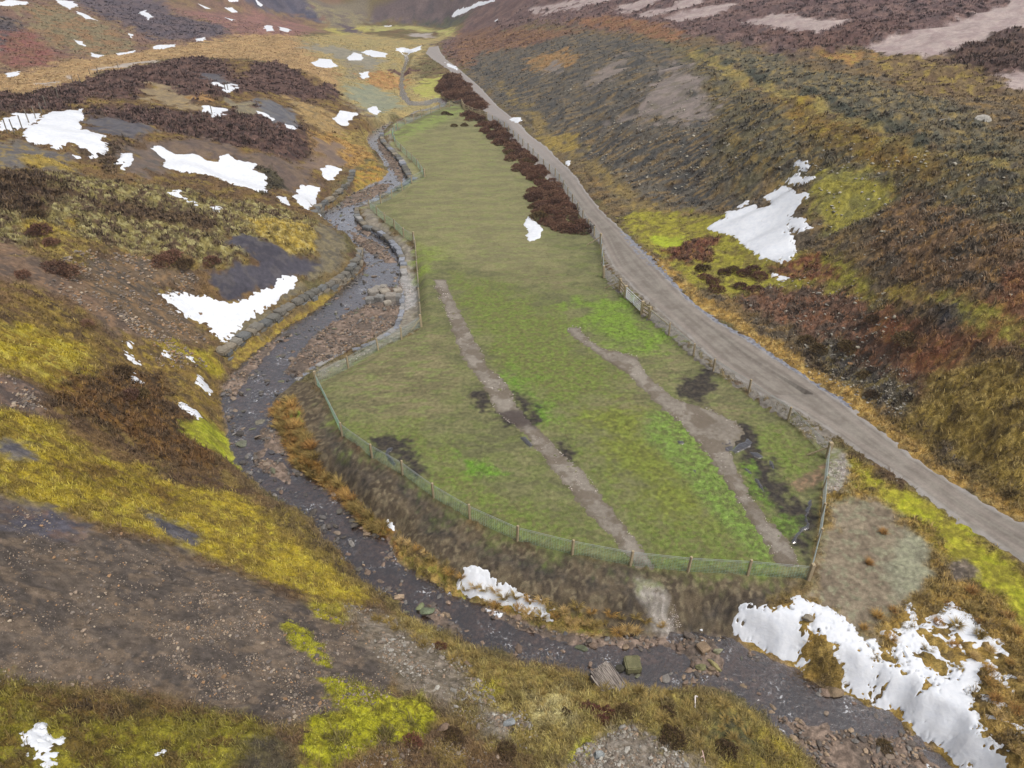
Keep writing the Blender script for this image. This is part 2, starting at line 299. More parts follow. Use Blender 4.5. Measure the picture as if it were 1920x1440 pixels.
def water_mat(name='stream_water', foam=.8):
    m = bpy.data.materials.new(name); m.use_nodes = True; nt = m.node_tree; nt.nodes.clear(); N = nt.nodes.new; L = nt.links.new
    out = N('ShaderNodeOutputMaterial'); mix = N('ShaderNodeMixShader'); tr = N('ShaderNodeBsdfTransparent'); gl = N('ShaderNodeBsdfGlossy')
    tr.inputs[0].default_value = (.60, .52, .48, 1); gl.inputs['Roughness'].default_value = .16; gl.inputs[0].default_value = (1, .985, .985, 1)
    fr = N('ShaderNodeFresnel'); fr.inputs[0].default_value = 1.75; fm = N('ShaderNodeMath'); fm.operation = 'MULTIPLY_ADD'; fm.inputs[1].default_value = 5.0; fm.inputs[2].default_value = -.2; fm.use_clamp = True
    tc = N('ShaderNodeTexCoord'); n = N('ShaderNodeTexNoise'); n.inputs['Scale'].default_value = 3.5; n.inputs['Detail'].default_value = 5; n.inputs['Distortion'].default_value = .6
    L(tc.outputs['Object'], n.inputs['Vector']); bp = N('ShaderNodeBump'); bp.inputs['Strength'].default_value = .8; bp.inputs['Distance'].default_value = .055
    L(n.outputs[0], bp.inputs['Height']); L(bp.outputs[0], fr.inputs['Normal']); L(bp.outputs[0], gl.inputs['Normal'])
    L(fr.outputs[0], fm.inputs[0]); L(fm.outputs[0], mix.inputs[0]); L(tr.outputs[0], mix.inputs[1]); L(gl.outputs[0], mix.inputs[2]); fo = N('ShaderNodeBsdfDiffuse'); fo.inputs[0].default_value = (.62, .62, .64, 1); m2 = N('ShaderNodeMixShader')
    nb = N('ShaderNodeTexNoise'); nb.inputs['Scale'].default_value = .45; nf = N('ShaderNodeTexNoise'); nf.inputs['Scale'].default_value = 5.5; nf.inputs['Detail'].default_value = 4; nf.inputs['Distortion'].default_value = 1.2
    L(tc.outputs['Object'], nb.inputs['Vector']); L(tc.outputs['Object'], nf.inputs['Vector'])
    ra = N('ShaderNodeMapRange'); ra.inputs[1].default_value = .52; ra.inputs[2].default_value = .66; L(nb.outputs[0], ra.inputs[0])
    rb = N('ShaderNodeMapRange'); rb.inputs[1].default_value = .57; rb.inputs[2].default_value = .68; L(nf.outputs[0], rb.inputs[0])
    mu = N('ShaderNodeMath'); mu.operation = 'MULTIPLY'; L(ra.outputs[0], mu.inputs[0]); L(rb.outputs[0], mu.inputs[1]); m3 = N('ShaderNodeMath'); m3.operation = 'MULTIPLY'; m3.inputs[1].default_value = foam; L(mu.outputs[0], m3.inputs[0])
    L(m3.outputs[0], m2.inputs[0]); L(mix.outputs[0], m2.inputs[1]); L(fo.outputs[0], m2.inputs[2]); L(m2.outputs[0], out.inputs[0])   # broken white water in the riffles
    return m
M_WATER = water_mat(); M_PUD = water_mat('puddle_water', 0)
# ---------------------------------------------------------------- ground cover: what grows or lies where
# (outline, colours a/b/c, patch size m, roughness height m, edge softness m, share of colour c, stretch)
HEATH = [(70,52,48),(92,70,62),(52,42,40)]; HEATHF = [(94,74,72),(110,88,82),(80,66,66)]
TUSS = [(128,106,52),(104,84,44),(150,122,66)]; MOSS = [(148,130,30),(120,102,38),(162,148,40)]
SLATE = [(84,82,86),(72,70,76),(96,90,86)]; SCREE = [(96,80,72),(80,70,66),(112,92,78)]
MIXM = [(118,108,62),(82,66,50),(150,142,96)]; BROWN = [(104,82,52),(84,66,48),(122,104,52)]
Z = []
def zone(poly, cols, sc=2.5, amp=.12, soft=.5, k3=.5, an=(1, 1), warp=1.0): Z.append((poly, cols, sc, amp, soft, k3, an, warp))
# far left hill and meadow
zone([(-300,-60),(640,-60),(640,60),(600,62),(450,75),(300,95),(130,125),(0,160),(-300,200)], [(112,88,76),(118,98,72),(92,72,66)], 9, .25, 3, .5)
zone([(-60,10),(50,45),(55,90),(20,100),(-60,90)], [(74,68,72),(88,78,76),(62,58,62)], 4, .3, 1.5)
zone([(100,-20),(290,-20),(330,30),(430,50),(440,66),(380,72),(290,76),(240,48),(180,26)], [(80,72,78),(92,80,82),(66,60,68)], 5, .3, 2)
zone([(420,-20),(560,-20),(600,20),(607,44),(560,30),(500,22)], [(70,70,84),(84,80,90),(62,60,74)], 5, .3, 2)
zone([(330,20),(480,22),(560,45),(600,55),(560,74),(440,74),(430,50)], [(126,92,86),(112,84,78),(134,104,84)], 5, .2, 2)
zone([(0,62),(60,56),(120,105),(100,125),(40,130),(0,120)], [(120,78,72),(104,76,62),(128,90,70)], 3, .2, 2)
zone([(40,10),(110,10),(230,60),(260,100),(180,110),(110,90),(60,50)], [(118,106,80),(126,100,72),(98,92,70)], 5, .2, 2)
zone([(-200,190),(0,142),(130,112),(300,92),(450,66),(560,68),(640,90),(680,130),(650,190),(560,150),(460,110),(300,112),(180,145),(0,185),(-200,240)], [(150,122,84),(134,110,76),(162,136,94)], 5, .15, 1.5)
zone([(70,157),(135,142),(133,149),(88,161)], [(158,146,136),(150,138,128),(168,156,146)], 2, .02, .3, .3)
zone([(175,132),(230,120),(292,112),(296,116),(240,126),(180,134)], [(160,150,140),(150,140,130),(168,156,146)], 2, .02, .3, .3)
# valley floor far away
zone([(560,70),(650,60),(760,75),(850,62),(880,55),(850,90),(806,90),(770,130),(800,160),(840,180),(830,205),(740,215),(680,230),(640,240),(620,190),(640,140),(600,120)], [(140,128,86),(150,132,86),(126,116,84)], 6, .15, 2)
zone([(600,55),(660,44),(700,50),(690,60),(640,66)], [(158,150,78),(146,138,76),(140,124,80)], 5, .1, 2)
zone([(690,48),(780,52),(860,55),(840,68),(760,62),(700,60)], [(150,150,86),(142,136,84),(156,142,96)], 6, .1, 2)
zone([(770,63),(810,63),(808,70),(770,69)], [(150,142,136),(144,136,130),(156,148,142)], 3, .02, 1)
zone([(680,45),(700,15),(760,-20),(900,-20),(900,20),(850,45),(780,46),(720,38)], [(84,73,74),(96,83,82),(72,66,68)], 7, .4, 2)
zone([(780,44),(860,30),(900,14),(905,24),(870,44),(800,48)], [(70,72,62),(84,84,66),(60,60,62)], 5, .4, 1.5)
zone([(560,-20),(690,-20),(690,40),(640,58),(610,40)], [(118,110,88),(100,90,82),(132,122,88)], 6, .3, 2)
zone([(640,45),(676,58),(670,64),(640,62)], [(74,66,74),(88,76,82),(62,56,64)], 4, .4, 1)
zone([(560,75),(620,100),(650,130),(660,150),(720,140),(700,118),(640,95)], [(128,116,92),(116,108,90),(140,130,82)], 3, .1, 1.5)
zone([(560,88),(600,98),(640,110),(690,128),(720,118),(690,100),(620,85)], [(122,118,104),(130,124,108),(110,106,96)], 4, .05, 1.5)
zone([(684,140),(720,132),(760,140),(765,160),(720,170),(690,158)], [(160,122,76),(142,106,66),(146,128,70)], 3, .2, 1)
zone([(730,132),(775,130),(770,139),(735,138)], [(82,60,58),(96,72,64),(70,54,52)], 2, .3, .8)
zone([(770,170),(800,150),(830,140),(825,180),(800,185)], [(148,148,72),(156,150,84),(136,130,72)], 3, .1, 1)
zone([(645,165),(690,158),(740,180),(755,200),(700,215),(660,190)], [(120,124,104),(130,130,106),(110,112,98)], 4, .05, 1)
zone([(600,200),(650,190),(690,215),(660,240),(640,260),(600,240)], [(100,94,86),(118,108,94),(88,84,84)], 3, .05, 1)
# left heaps: middle distance
zone([(-300,230),(0,190),(200,150),(420,110),(600,150),(660,200),(700,230),(690,265),(640,310),(600,400),(620,470),(560,540),(420,660),(430,730),(420,830),(500,930),(640,1030),(800,1170),(1000,1240),(1300,1290),(1500,1400),(1560,1700),(-400,1700)], BROWN, 3.5, .14, 1.5, .5)
zone([(-300,210),(0,180),(130,160),(230,130),(370,107),(420,116),(450,150),(470,120),(520,118),(590,160),(636,165),(628,190),(560,188),(500,178),(440,175),(400,192),(350,202),(290,160),(270,182),(160,190),(150,208),(60,208),(0,214),(-300,240)], HEATH, 2, .42, .8, .6)
zone([(155,208),(230,196),(330,210),(400,203),(470,190),(540,212),(580,250),(590,290),(560,306),(500,292),(440,272),(330,250),(240,232),(170,225)], HEATH, 2, .42, .8, .6)
zone([(283,155),(330,172),(376,205),(340,205),(280,188)], [(132,116,88),(118,104,82),(140,120,84)], 2, .05, .6)
zone([(360,137),(420,142),(430,157),(390,158)], SLATE, 3, .04, .6)
zone([(475,188),(500,186),(540,202),(565,228),(555,240),(515,230),(485,212)], [(92,92,96),(82,82,88),(104,100,98)], 3, .04, .5)
zone([(430,190),(470,192),(490,212),(450,215),(428,205)], [(118,110,90),(108,100,84),(130,118,90)], 3, .05, .6)
zone([(365,172),(390,176),(398,190),(375,190)], [(146,112,66),(130,100,60),(152,122,78)], 2, .08, .5)
zone([(540,185),(600,200),(640,230),(650,260),(600,250),(575,232)], [(134,112,72),(146,122,80),(114,100,74)], 3, .1, .8)
zone([(585,250),(640,255),(690,270),(700,300),(660,318),(610,300),(585,285)], [(148,116,62),(128,98,54),(160,132,76)], 2, .22, .8)
zone([(640,260),(690,235),(720,240),(690,262),(692,280),(665,268)], [(138,122,66),(118,102,58),(150,124,72)], 2, .15, .6)
zone([(662,325),(700,300),(722,320),(728,345),(690,350),(660,360)], [(152,116,52),(136,118,54),(118,92,58)], 2, .18, .6)
zone([(590,260),(640,270),(645,310),(600,320),(560,310),(590,290)], [(112,94,80),(100,86,78),(122,104,84)], 3, .05, .8)
zone([(160,220),(240,228),(290,245),(260,262),(190,250)], SLATE, 3, .05, .8)
zone([(270,265),(380,262),(440,280),(560,310),(590,345),(560,370),(500,340),(430,300),(300,290)], [(104,88,74),(92,78,70),(82,72,68)], 3, .07, .8)
zone([(460,300),(510,320),(530,345),(500,365),(490,330)], [(58,54,44),(72,66,48),(50,46,40)], 1.5, .3, .5)
zone([(180,262),(250,265),(260,290),(240,320),(190,320),(160,300)], [(66,54,44),(84,66,50),(100,86,52)], 1.6, .35, .6)
zone([(240,275),(310,280),(312,320),(260,330),(235,325)], [(96,84,76),(84,78,74),(108,92,80)], 3, .04, .8)
zone([(-300,260),(0,262),(60,275),(130,290),(140,325),(60,318),(0,320),(-300,330)], [(96,92,86),(86,82,82),(132,112,60)], 3, .06, .8)
zone([(30,290),(110,298),(130,320),(60,312)], [(142,120,52),(120,104,56),(150,130,60)], 2, .1, .5)
zone([(-300,330),(0,322),(100,322),(240,345),(300,350),(400,370),(540,395),(600,420),(590,478),(520,470),(430,450),(480,490),(430,502),(330,480),(200,460),(0,470),(-300,500)], MIXM, 1.3, .3, .8, .6)
zone([(-100,330),(60,315),(120,340),(110,380),(60,405),(-100,400)], [(64,48,36),(84,66,44),(52,42,34)], 1.6, .42, .8)
zone([(130,365),(240,380),(330,395),(420,425),(400,440),(300,415),(180,395)], [(72,56,42),(92,74,50),(60,48,38)], 1.4, .35, .7)
zone([(60,415),(130,418),(150,455),(90,460),(40,440)], [(144,126,46),(126,106,46),(110,92,50)], 1.5, .15, .6)
zone([(460,412),(560,415),(592,440),(590,470),(540,475),(480,440)], [(150,128,50),(118,102,46),(166,150,92)], 1.3, .25, .5)
zone([(430,440),(480,445),(540,480),(598,490),(622,420),(645,470),(620,505),(560,522),(520,545),(440,565),(400,545),(380,505),(440,505),(480,492),(430,455)], [(68,66,74),(60,58,66),(82,78,80)], 3, .03, .4, .4)
zone([(600,420),(625,430),(650,470),(640,500),(540,560),(430,650),(412,655),(450,610),(520,555),(575,525),(600,500)], [(104,96,76),(88,82,70),(118,108,80)], 1.5, .08, .4)
zone([(-300,450),(0,455),(60,470),(140,500),(250,600),(320,640),(300,680),(200,620),(120,560),(0,520),(-300,500)], [(106,86,70),(86,73,64),(120,96,74)], 3, .06, 1)
zone([(130,470),(260,480),(380,520),(300,550),(330,590),(400,650),(340,650),(250,610),(170,540)], [(100,84,66),(80,71,62),(120,96,68)], 2.2, .08, 1)
zone([(60,450),(180,455),(200,480),(120,500),(40,480)], [(126,108,52),(96,78,48),(140,124,60)], 1.5, .15, .6)
zone([(-300,600),(0,590),(90,560),(160,590),(200,640),(230,720),(150,690),(60,650),(-300,640)], [(112,92,44),(84,68,46),(136,116,50)], 2, .14, .8)
zone([(-300,640),(0,622),(60,612),(150,640),(185,690),(215,750),(280,785),(230,795),(150,770),(60,700),(-300,700)], [(146,130,26),(120,100,34),(160,148,60)], 1.8, .12, .7)
zone([(200,640),(330,640),(400,700),(420,740),(410,800),(330,760),(260,720),(200,680)], [(118,96,50),(92,76,50),(134,114,44)], 1.8, .12, .8)
zone([(230,690),(300,700),(330,760),(420,830),(410,890),(300,860),(200,810),(90,760),(100,730)], [(92,66,36),(72,56,38),(112,84,40)], 1.6, .22, .8)
zone([(300,640),(400,650),(420,690),(340,680)], [(136,124,34),(118,98,40),(150,138,40)], 1.5, .12, .6)
zone([(340,795),(400,780),(432,805),(432,850),(400,845),(350,820)], [(140,144,30),(122,120,36),(150,150,50)], 1.5, .1, .5)
zone([(-300,690),(0,705),(60,725),(90,770),(60,778),(0,765),(-300,760)], SCREE, 2, .06, .6)
zone([(-300,770),(0,768),(70,790),(180,850),(260,870),(330,900),(430,925),(500,960),(560,1010),(640,1060),(700,1110),(650,1160),(560,1112),(500,1085),(440,1065),(330,1022),(200,990),(100,960),(0,925),(-300,900)], MOSS, 2, .14, .7, .5)
zone([(100,860),(240,880),(380,930),(330,950),(200,920),(60,890)], [(128,112,30),(108,86,36),(92,74,40)], 1.4, .14, .7)
zone([(0,820),(50,830),(60,860),(0,850)], SLATE, 2, .05, .5)
zone([(270,885),(420,890),(430,920),(380,915),(300,900)], [(84,64,46),(68,56,46),(104,84,44)], 1.4, .2, .5)
zone([(280,968),(330,985),(370,1005),(360,1020),(320,1010),(290,990)], SLATE, 2, .08, .4)
zone([(480,960),(540,950),(620,1010),(680,1070),(730,1120),(700,1110),(620,1060),(560,1010)], [(112,96,46),(92,78,46),(128,112,50)], 1.3, .2, .5)
zone([(-300,905),(0,930),(100,962),(200,992),(330,1022),(440,1068),(520,1110),(600,1140),(660,1180),(720,1200),(760,1270),(720,1330),(600,1345),(540,1370),(400,1340),(300,1310),(150,1295),(0,1290),(-300,1280)], [(90,80,71),(73,66,61),(104,90,76)], 2.4, .05, .7, .5)
zone([(0,940),(110,965),(180,985),(120,1010),(0,990)], [(78,76,84),(70,68,76),(100,80,70)], 3, .03, .6)
zone([(640,1130),(720,1150),(800,1200),(870,1240),(900,1290),(850,1330),(760,1300),(700,1230)], [(112,102,88),(96,88,76),(130,120,108)], 1.2, .08, .7)
zone([(740,1100),(860,1200),(980,1240),(1120,1262),(1300,1290),(1440,1330),(1550,1450),(1560,1700),(980,1700),(1000,1440),(900,1380),(850,1330),(900,1290),(860,1240),(760,1180)], [(130,114,56),(104,90,46),(146,134,70)], 1.3, .16, .7, .5)
zone([(980,1300),(1060,1290),(1080,1360),(1010,1350)], [(166,156,106),(150,138,84),(140,120,66)], 1, .16, .5)
zone([(1110,1390),(1180,1360),(1250,1400),(1340,1440),(1340,1700),(1050,1700),(1060,1430)], [(118,108,96),(100,92,80),(134,126,116)], 1.2, .06, .5)
zone([(900,1320),(960,1340),(950,1380),(900,1380)], [(116,106,92),(98,90,76),(130,122,110)], 1.2, .08, .5)
zone([(1410,1370),(1440,1365),(1500,1440),(1560,1700),(1400,1700),(1350,1440)], [(148,132,44),(118,104,48),(130,120,40)], 1, .2, .4)
zone([(1360,1330),(1400,1350),(1420,1400),(1380,1420),(1330,1390)], [(84,82,50),(70,68,48),(100,96,50)], 1, .12, .5)
zone([(-300,1280),(0,1275),(80,1292),(200,1310),(330,1325),(450,1345),(512,1375),(505,1405),(440,1440),(400,1700),(-300,1700)], [(112,104,26),(92,76,32),(132,126,34)], 1.4, .15, .5)
zone([(30,1300),(200,1310),(330,1325),(340,1345),(200,1350),(60,1330)], [(88,66,40),(72,58,40),(104,82,40)], 1.4, .18, .7)
zone([(460,1390),(520,1380),(560,1420),(560,1700),(420,1700)], [(76,68,52),(66,60,50),(92,84,56)], 1.4, .1, .5)
zone([(533,1172),(560,1168),(585,1185),(605,1210),(612,1248),(590,1240),(555,1218)], [(140,138,24),(116,112,28),(154,150,34)], .9, .2, .15)
zone([(596,1272),(620,1266),(660,1282),(700,1295),(745,1312),(790,1300),(822,1345),(800,1378),(750,1388),(712,1380),(690,1400),(650,1425),(618,1440),(580,1430),(566,1385),(580,1345),(640,1332),(612,1300)], [(142,140,20),(118,112,26),(156,154,34)], 1, .22, .18)
zone([(640,1440),(620,1490),(560,1500),(570,1440)], [(134,128,24),(118,112,26),(150,148,34)], 1, .2, .2)
zone([(1080,1400),(1110,1370),(1115,1400),(1090,1440),(1060,1430)], [(150,148,44),(130,124,44),(160,156,60)], 1, .15, .2)
zone([(900,1283),(935,1280),(940,1300),(905,1310)], [(150,140,34),(130,118,40),(160,150,50)], 1, .15, .2)
zone([(580,1130),(640,1140),(640,1170),(600,1160)], [(144,136,30),(124,112,36),(156,148,40)], 1, .15, .3)
# banks between field and stream
zone([(592,716),(560,712),(545,722),(515,745),(505,775),(540,850),(580,893),(640,935),(690,990),(740,1000),(800,1055),(850,1110),(920,1137),(1000,1172),(1140,1194),(1280,1192),(1360,1193),(1480,1120),(1515,1090),(1402,1080),(1290,1074),(1182,1062),(1073,1042),(970,1017),(881,977),(813,935),(755,892),(698,860),(642,819)], [(92,81,64),(70,61,50),(108,98,78)], .9, .045, .4, .6)
for pl in ([(600,780),(625,800),(660,860),(700,900),(690,915),(640,880),(605,830)], [(700,880),(780,920),(860,970),(850,985),(760,940)], [(785,960),(820,975),(860,1000),(900,1030),(870,1030),(800,1000)], [(900,1030),(990,1045),(1080,1075),(1160,1100),(1220,1130),(1150,1110),(1020,1090),(930,1060)], [(1270,1140),(1350,1120),(1500,1115),(1500,1130),(1340,1150),(1290,1190),(1265,1170)], [(1150,1130),(1210,1150),(1220,1180),(1190,1180)], [(1000,1020),(1060,1040),(1200,1080),(1180,1085),(1050,1055)]):
    zone(pl, [(60,55,50),(82,74,64),(52,48,46)], .7, .045, .5, .5)
zone([(510,760),(545,745),(575,820),(610,880),(660,930),(720,980),(740,1000),(790,1050),(850,1095),(905,1130),(860,1125),(800,1080),(738,1040),(725,1010),(680,990),(650,950),(610,905),(560,880),(540,840),(515,800)], [(150,108,46),(118,96,44),(130,116,50)], 1, .25, .3)
zone([(740,1000),(800,1040),(850,1070),(920,1100),(1010,1130),(1100,1150),(1190,1175),(1260,1180),(1250,1193),(1140,1193),(1060,1185),(980,1165),(920,1137),(860,1120),(800,1080),(745,1040)], [(146,122,66),(120,104,50),(126,122,48)], 1, .2, .3)
zone([(534,757),(545,765),(566,795),(560,802),(548,790)], [(116,158,52),(100,134,46),(126,170,60)], .6, .1, .15)
zone([(1200,1090),(1240,1105),(1268,1130),(1280,1178),(1252,1188),(1228,1165),(1205,1115)], [(136,130,122),(118,112,104),(156,150,144)], .6, .04, .4)
zone([(592,716),(600,690),(653,672),(709,640),(750,600),(755,560),(750,500),(725,452),(690,432),(672,410),(690,386),(735,368),(772,340),(755,310),(718,272),(720,245),(765,222),(800,214),(840,200),(800,225),(745,245),(742,270),(765,292),(797,332),(735,377),(697,395),(722,420),(757,448),(778,460),(786,560),(790,613),(777,626),(709,657),(655,692)], [(128,120,106),(112,106,96),(142,136,124)], 1.2, .05, .3, .5)
zone([(735,510),(765,500),(780,540),(775,575),(752,590),(750,560)], [(150,148,146),(130,128,126),(176,172,168)], .6, .03, .4)
zone([(425,670),(470,640),(520,606),(570,575),(640,538),(675,500),(682,512),(655,545),(600,588),(530,632),(470,680),(440,690)], [(132,112,50),(112,92,48),(142,126,50)], 1.2, .12, .3)
# right of the field: bare pad, verge and moss
zone([(1515,1090),(1550,860),(1600,850),(1700,925),(1850,1022),(1920,1065),(2200,1240),(2200,1700),(1850,1700),(1773,1437),(1640,1330),(1500,1270),(1360,1195),(1480,1120)], [(142,116,56),(118,98,48),(156,132,72)], 1.5, .22, .6, .5)
zone([(1590,858),(1700,925),(1850,1022),(1920,1065),(2200,1235),(2200,1330),(1920,1190),(1880,1120),(1830,1090),(1760,1020),(1690,960),(1620,905)], [(140,142,28),(122,116,36),(154,150,40)], 2, .07, .7, .5)
zone([(1560,950),(1640,935),(1700,985),(1735,1030),(1748,1075),(1710,1130),(1640,1168),(1625,1205),(1590,1180),(1545,1145),(1500,1122),(1515,1092),(1535,1020)], [(124,113,95),(106,95,80),(122,120,98)], 1.6, .04, .5, .5)
zone([(1700,985),(1740,1030),(1745,1080),(1690,1120),(1660,1060)], [(128,128,106),(114,112,94),(134,132,112)], 1.2, .05, .5)
zone([(1558,840),(1588,852),(1588,885),(1572,922),(1548,925),(1543,880)], [(140,132,128),(118,112,110),(172,166,162)], .5, .03, .25)
zone([(1785,1055),(1815,1050),(1830,1080),(1810,1092),(1785,1080)], [(96,86,72),(80,72,64),(120,108,96)], .7, .06, .3)
zone([(1340,1196),(1410,1215),(1510,1275),(1560,1300),(1590,1290),(1560,1250),(1520,1240),(1500,1250),(1400,1215)], [(112,94,48),(90,78,46),(128,112,56)], 1, .16, .3)
# right-hand hillside
zone([(800,85),(860,55),(930,-40),(2300,-60),(2300,1150),(1920,975),(1713,850),(1587,752),(1423,643),(1280,545),(1213,475),(1100,352),(1025,270),(950,210),(860,128),(822,92)], [(106,90,64),(90,80,66),(128,104,62)], 4, .22, 1, .5, (.6, 1.3))
zone([(830,80),(900,-20),(2300,-60),(2300,190),(1920,170),(1780,112),(1620,85),(1480,110),(1330,70),(1240,60),(1130,60),(1000,45),(940,60),(900,100),(860,125),(826,98)], HEATHF, 6, .45, 2, .6)
zone([(860,60),(1000,55),(1100,60),(1040,90),(960,130),(900,150),(860,120),(845,100)], [(112,84,66),(98,74,64),(128,98,66)], 5, .35, 1.5, .5, (.5, 1.4))
zone([(1060,40),(1130,32),(1240,45),(1290,78),(1240,78),(1180,55),(1100,50)], [(126,90,64),(116,84,62),(122,98,68)], 4, .25, 1.2)
zone([(900,100),(980,90),(1100,60),(1240,80),(1290,92),(1340,190),(1420,300),(1420,395),(1300,400),(1180,380),(1090,310),(1010,260),(930,195),(870,140)], [(90,85,76),(70,69,67),(124,104,70)], 2.6, .2, 1.2, .55, (.45, 1.6))
zone([(990,110),(1060,90),(1090,110),(1040,135),(1000,130)], [(140,108,68),(122,98,66),(112,100,70)], 3, .2, 1, .5, (.5, 1.5))
zone([(1240,80),(1290,90),(1480,190),(1640,240),(1900,300),(2300,420),(2300,560),(1900,440),(1750,430),(1560,440),(1530,360),(1430,340),(1400,380),(1340,330),(1330,230),(1290,130)], [(94,88,66),(78,74,64),(128,108,60)], 2.4, .3, 1.2, .5, (.55, 1.5))
zone([(1480,185),(1640,235),(1760,290),(1750,350),(1620,310),(1500,250),(1440,180)], [(116,92,44),(98,82,48),(134,116,48)], 3, .2, 1.2)
zone([(1470,150),(1540,165),(1580,185),(1500,190)], [(146,128,44),(128,100,44),(136,110,50)], 3, .12, 1)
zone([(1290,90),(1380,90),(1480,120),(1640,150),(1800,200),(1920,260),(1920,300),(1800,285),(1640,232),(1480,182),(1340,110)], [(100,92,72),(82,80,68),(134,116,70)], 2.4, .25, 1, .5)
zone([(1620,105),(1760,112),(1860,135),(1900,200),(1850,190),(1740,180),(1660,140)], [(112,94,64),(96,78,58),(138,120,58)], 4, .2, 1.2)
zone([(1530,97),(1620,98),(1650,115),(1600,122),(1545,115)], [(142,108,62),(128,98,58),(146,130,58)], 3, .15, 1)
zone([(1190,200),(1240,140),(1265,118),(1285,125),(1310,170),(1338,208),(1320,232),(1250,230),(1200,222),(1150,232)], [(126,115,109),(112,103,98),(98,92,78)], 2.5, .05, 1.6, .5, (.5, 1.4), 1.8)
zone([(1150,118),(1165,105),(1175,120),(1120,165),(1105,150)], [(122,111,104),(110,101,95),(104,96,82)], 2.5, .05, 1.4, .5, (.5, 1.4), 1.6)
zone([(1030,120),(1050,112),(1045,135),(1025,140)], [(122,112,104),(110,102,96),(132,120,108)], 2.5, .05, .6)
zone([(930,150),(1010,250),(1090,310),(1180,400),(1240,450),(1300,400),(1220,380),(1130,310),(1040,250),(960,180)], [(118,102,66),(98,88,66),(138,118,66)], 2.5, .15, .8)
zone([(1000,260),(1060,250),(1090,280),(1050,290),(1020,275)], [(138,118,60),(120,104,60),(148,130,66)], 2, .12, .6)
# lower part of the hillside
zone([(1165,425),(1180,395),(1330,400),(1480,480),(1560,470),(1640,560),(1700,600),(1500,560),(1390,560),(1290,545),(1220,470)], [(132,126,46),(112,102,50),(142,138,42)], 2, .14, .7, .5)
zone([(1225,440),(1290,448),(1320,462),(1260,470),(1230,455)], [(146,156,36),(130,136,40),(150,160,50)], 2, .08, .4)
zone([(1530,330),(1620,320),(1700,370),(1640,400),(1560,440),(1520,420)], [(134,126,52),(112,108,56),(144,136,60)], 2, .15, .8)
zone([(1240,470),(1290,450),(1340,448),(1330,490),(1280,500)], [(104,64,48),(84,58,46),(128,96,48)], 1.2, .3, .5)
zone([(1440,500),(1540,470),(1560,520),(1500,530),(1450,520)], [(116,74,50),(98,68,50),(134,112,52)], 1.5, .22, .6)
zone([(1700,350),(1840,420),(2300,520),(2300,800),(1920,700),(1800,640),(1720,580),(1620,500),(1620,430)], [(108,86,64),(84,74,62),(134,104,60)], 2.2, .28, 1, .5)
zone([(1380,560),(1440,540),(1540,530),(1620,560),(1720,600),(1760,700),(1720,760),(1640,720),(1540,650),(1440,600)], [(108,80,64),(86,72,62),(130,90,62)], 1.8, .25, .8, .5)
zone([(1620,600),(1780,600),(1850,560),(1920,480),(2300,560),(2300,720),(1920,640),(1820,680),(1740,720),(1680,680)], [(128,84,58),(106,76,56),(140,104,60)], 1.8, .26, .8, .5)
zone([(1740,560),(1830,570),(1860,600),(1920,610),(1920,650),(1800,610)], [(134,128,50),(120,106,52),(142,136,60)], 1.8, .12, .6)
zone([(1640,520),(1720,540),(1740,560),(1660,560)], [(138,120,56),(120,100,54),(148,130,62)], 1.6, .15, .5)
zone([(1700,590),(1790,570),(1800,620),(1740,620)], [(72,68,66),(60,58,60),(86,78,66)], 1.5, .2, .6)
zone([(1500,660),(1560,640),(1650,690),(1720,730),(1700,780),(1620,740),(1540,700)], [(88,82,70),(74,70,66),(116,102,58)], 1.6, .2, .6, .5)
zone([(1470,650),(1530,660),(1560,700),(1510,690)], [(72,60,48),(88,74,48),(60,52,44)], 1.2, .28, .5)
zone([(1720,760),(1760,700),(1850,680),(2300,780),(2300,1130),(1920,965),(1800,870),(1700,790)], [(138,118,56),(112,94,46),(156,136,76)], 1.6, .26, .8, .5)
zone([(1640,780),(1720,790),(1800,870),(1920,960),(2100,1060),(2100,1085),(1920,975),(1800,895),(1680,820)], [(112,94,44),(94,78,44),(130,112,54)], 1.4, .2, .5)
zone([(1213,470),(1250,490),(1300,540),(1400,610),(1500,670),(1600,740),(1720,830),(1900,950),(2150,1105),(2150,1125),(1877,963),(1713,858),(1587,762),(1423,652),(1290,562),(1213,482)], [(154,124,62),(130,104,54),(166,142,84)], 1.4, .16, .35, .5)
# plateau: mown heather strips and dark blocks
PALE = [(154,140,136),(142,126,124),(164,148,142)]
for pl in ([(1390,42),(1450,27),(1592,38),(1530,67),(1450,54)], [(1620,85),(1700,60),(1800,40),(1890,2),(1960,-30),(2200,-30),(2000,40),(1920,58),(1840,82),(1765,108),(1690,105)], [(1250,36),(1300,18),(1362,7),(1378,10),(1340,30),(1270,44)],
           [(985,18),(1040,8),(1110,-5),(1125,0),(1070,12),(1000,24)], [(1005,25),(1090,8),(1150,-10),(1165,-4),(1090,16),(1015,28)], [(1150,18),(1190,4),(1230,-10),(1270,-10),(1205,16),(1170,24)], [(1190,30),(1255,12),(1300,-5),(1330,-5),(1280,18),(1215,33)], [(1870,142),(1960,125),(1960,175),(1890,165)]):
    zone(pl, PALE, 3, .05, .6, .4, (1, 1), .6)
zone([(1760,112),(1850,78),(1960,50),(2200,20),(2200,150),(1960,128),(1880,136),(1820,128)], [(76,58,52),(90,70,60),(64,50,48)], 3, .45, .8)
zone([(1392,55),(1460,58),(1530,70),(1620,40),(1700,30),(1700,58),(1620,84),(1560,96),(1480,85),(1400,70)], [(88,66,62),(102,78,70),(74,58,56)], 4, .45, 1)
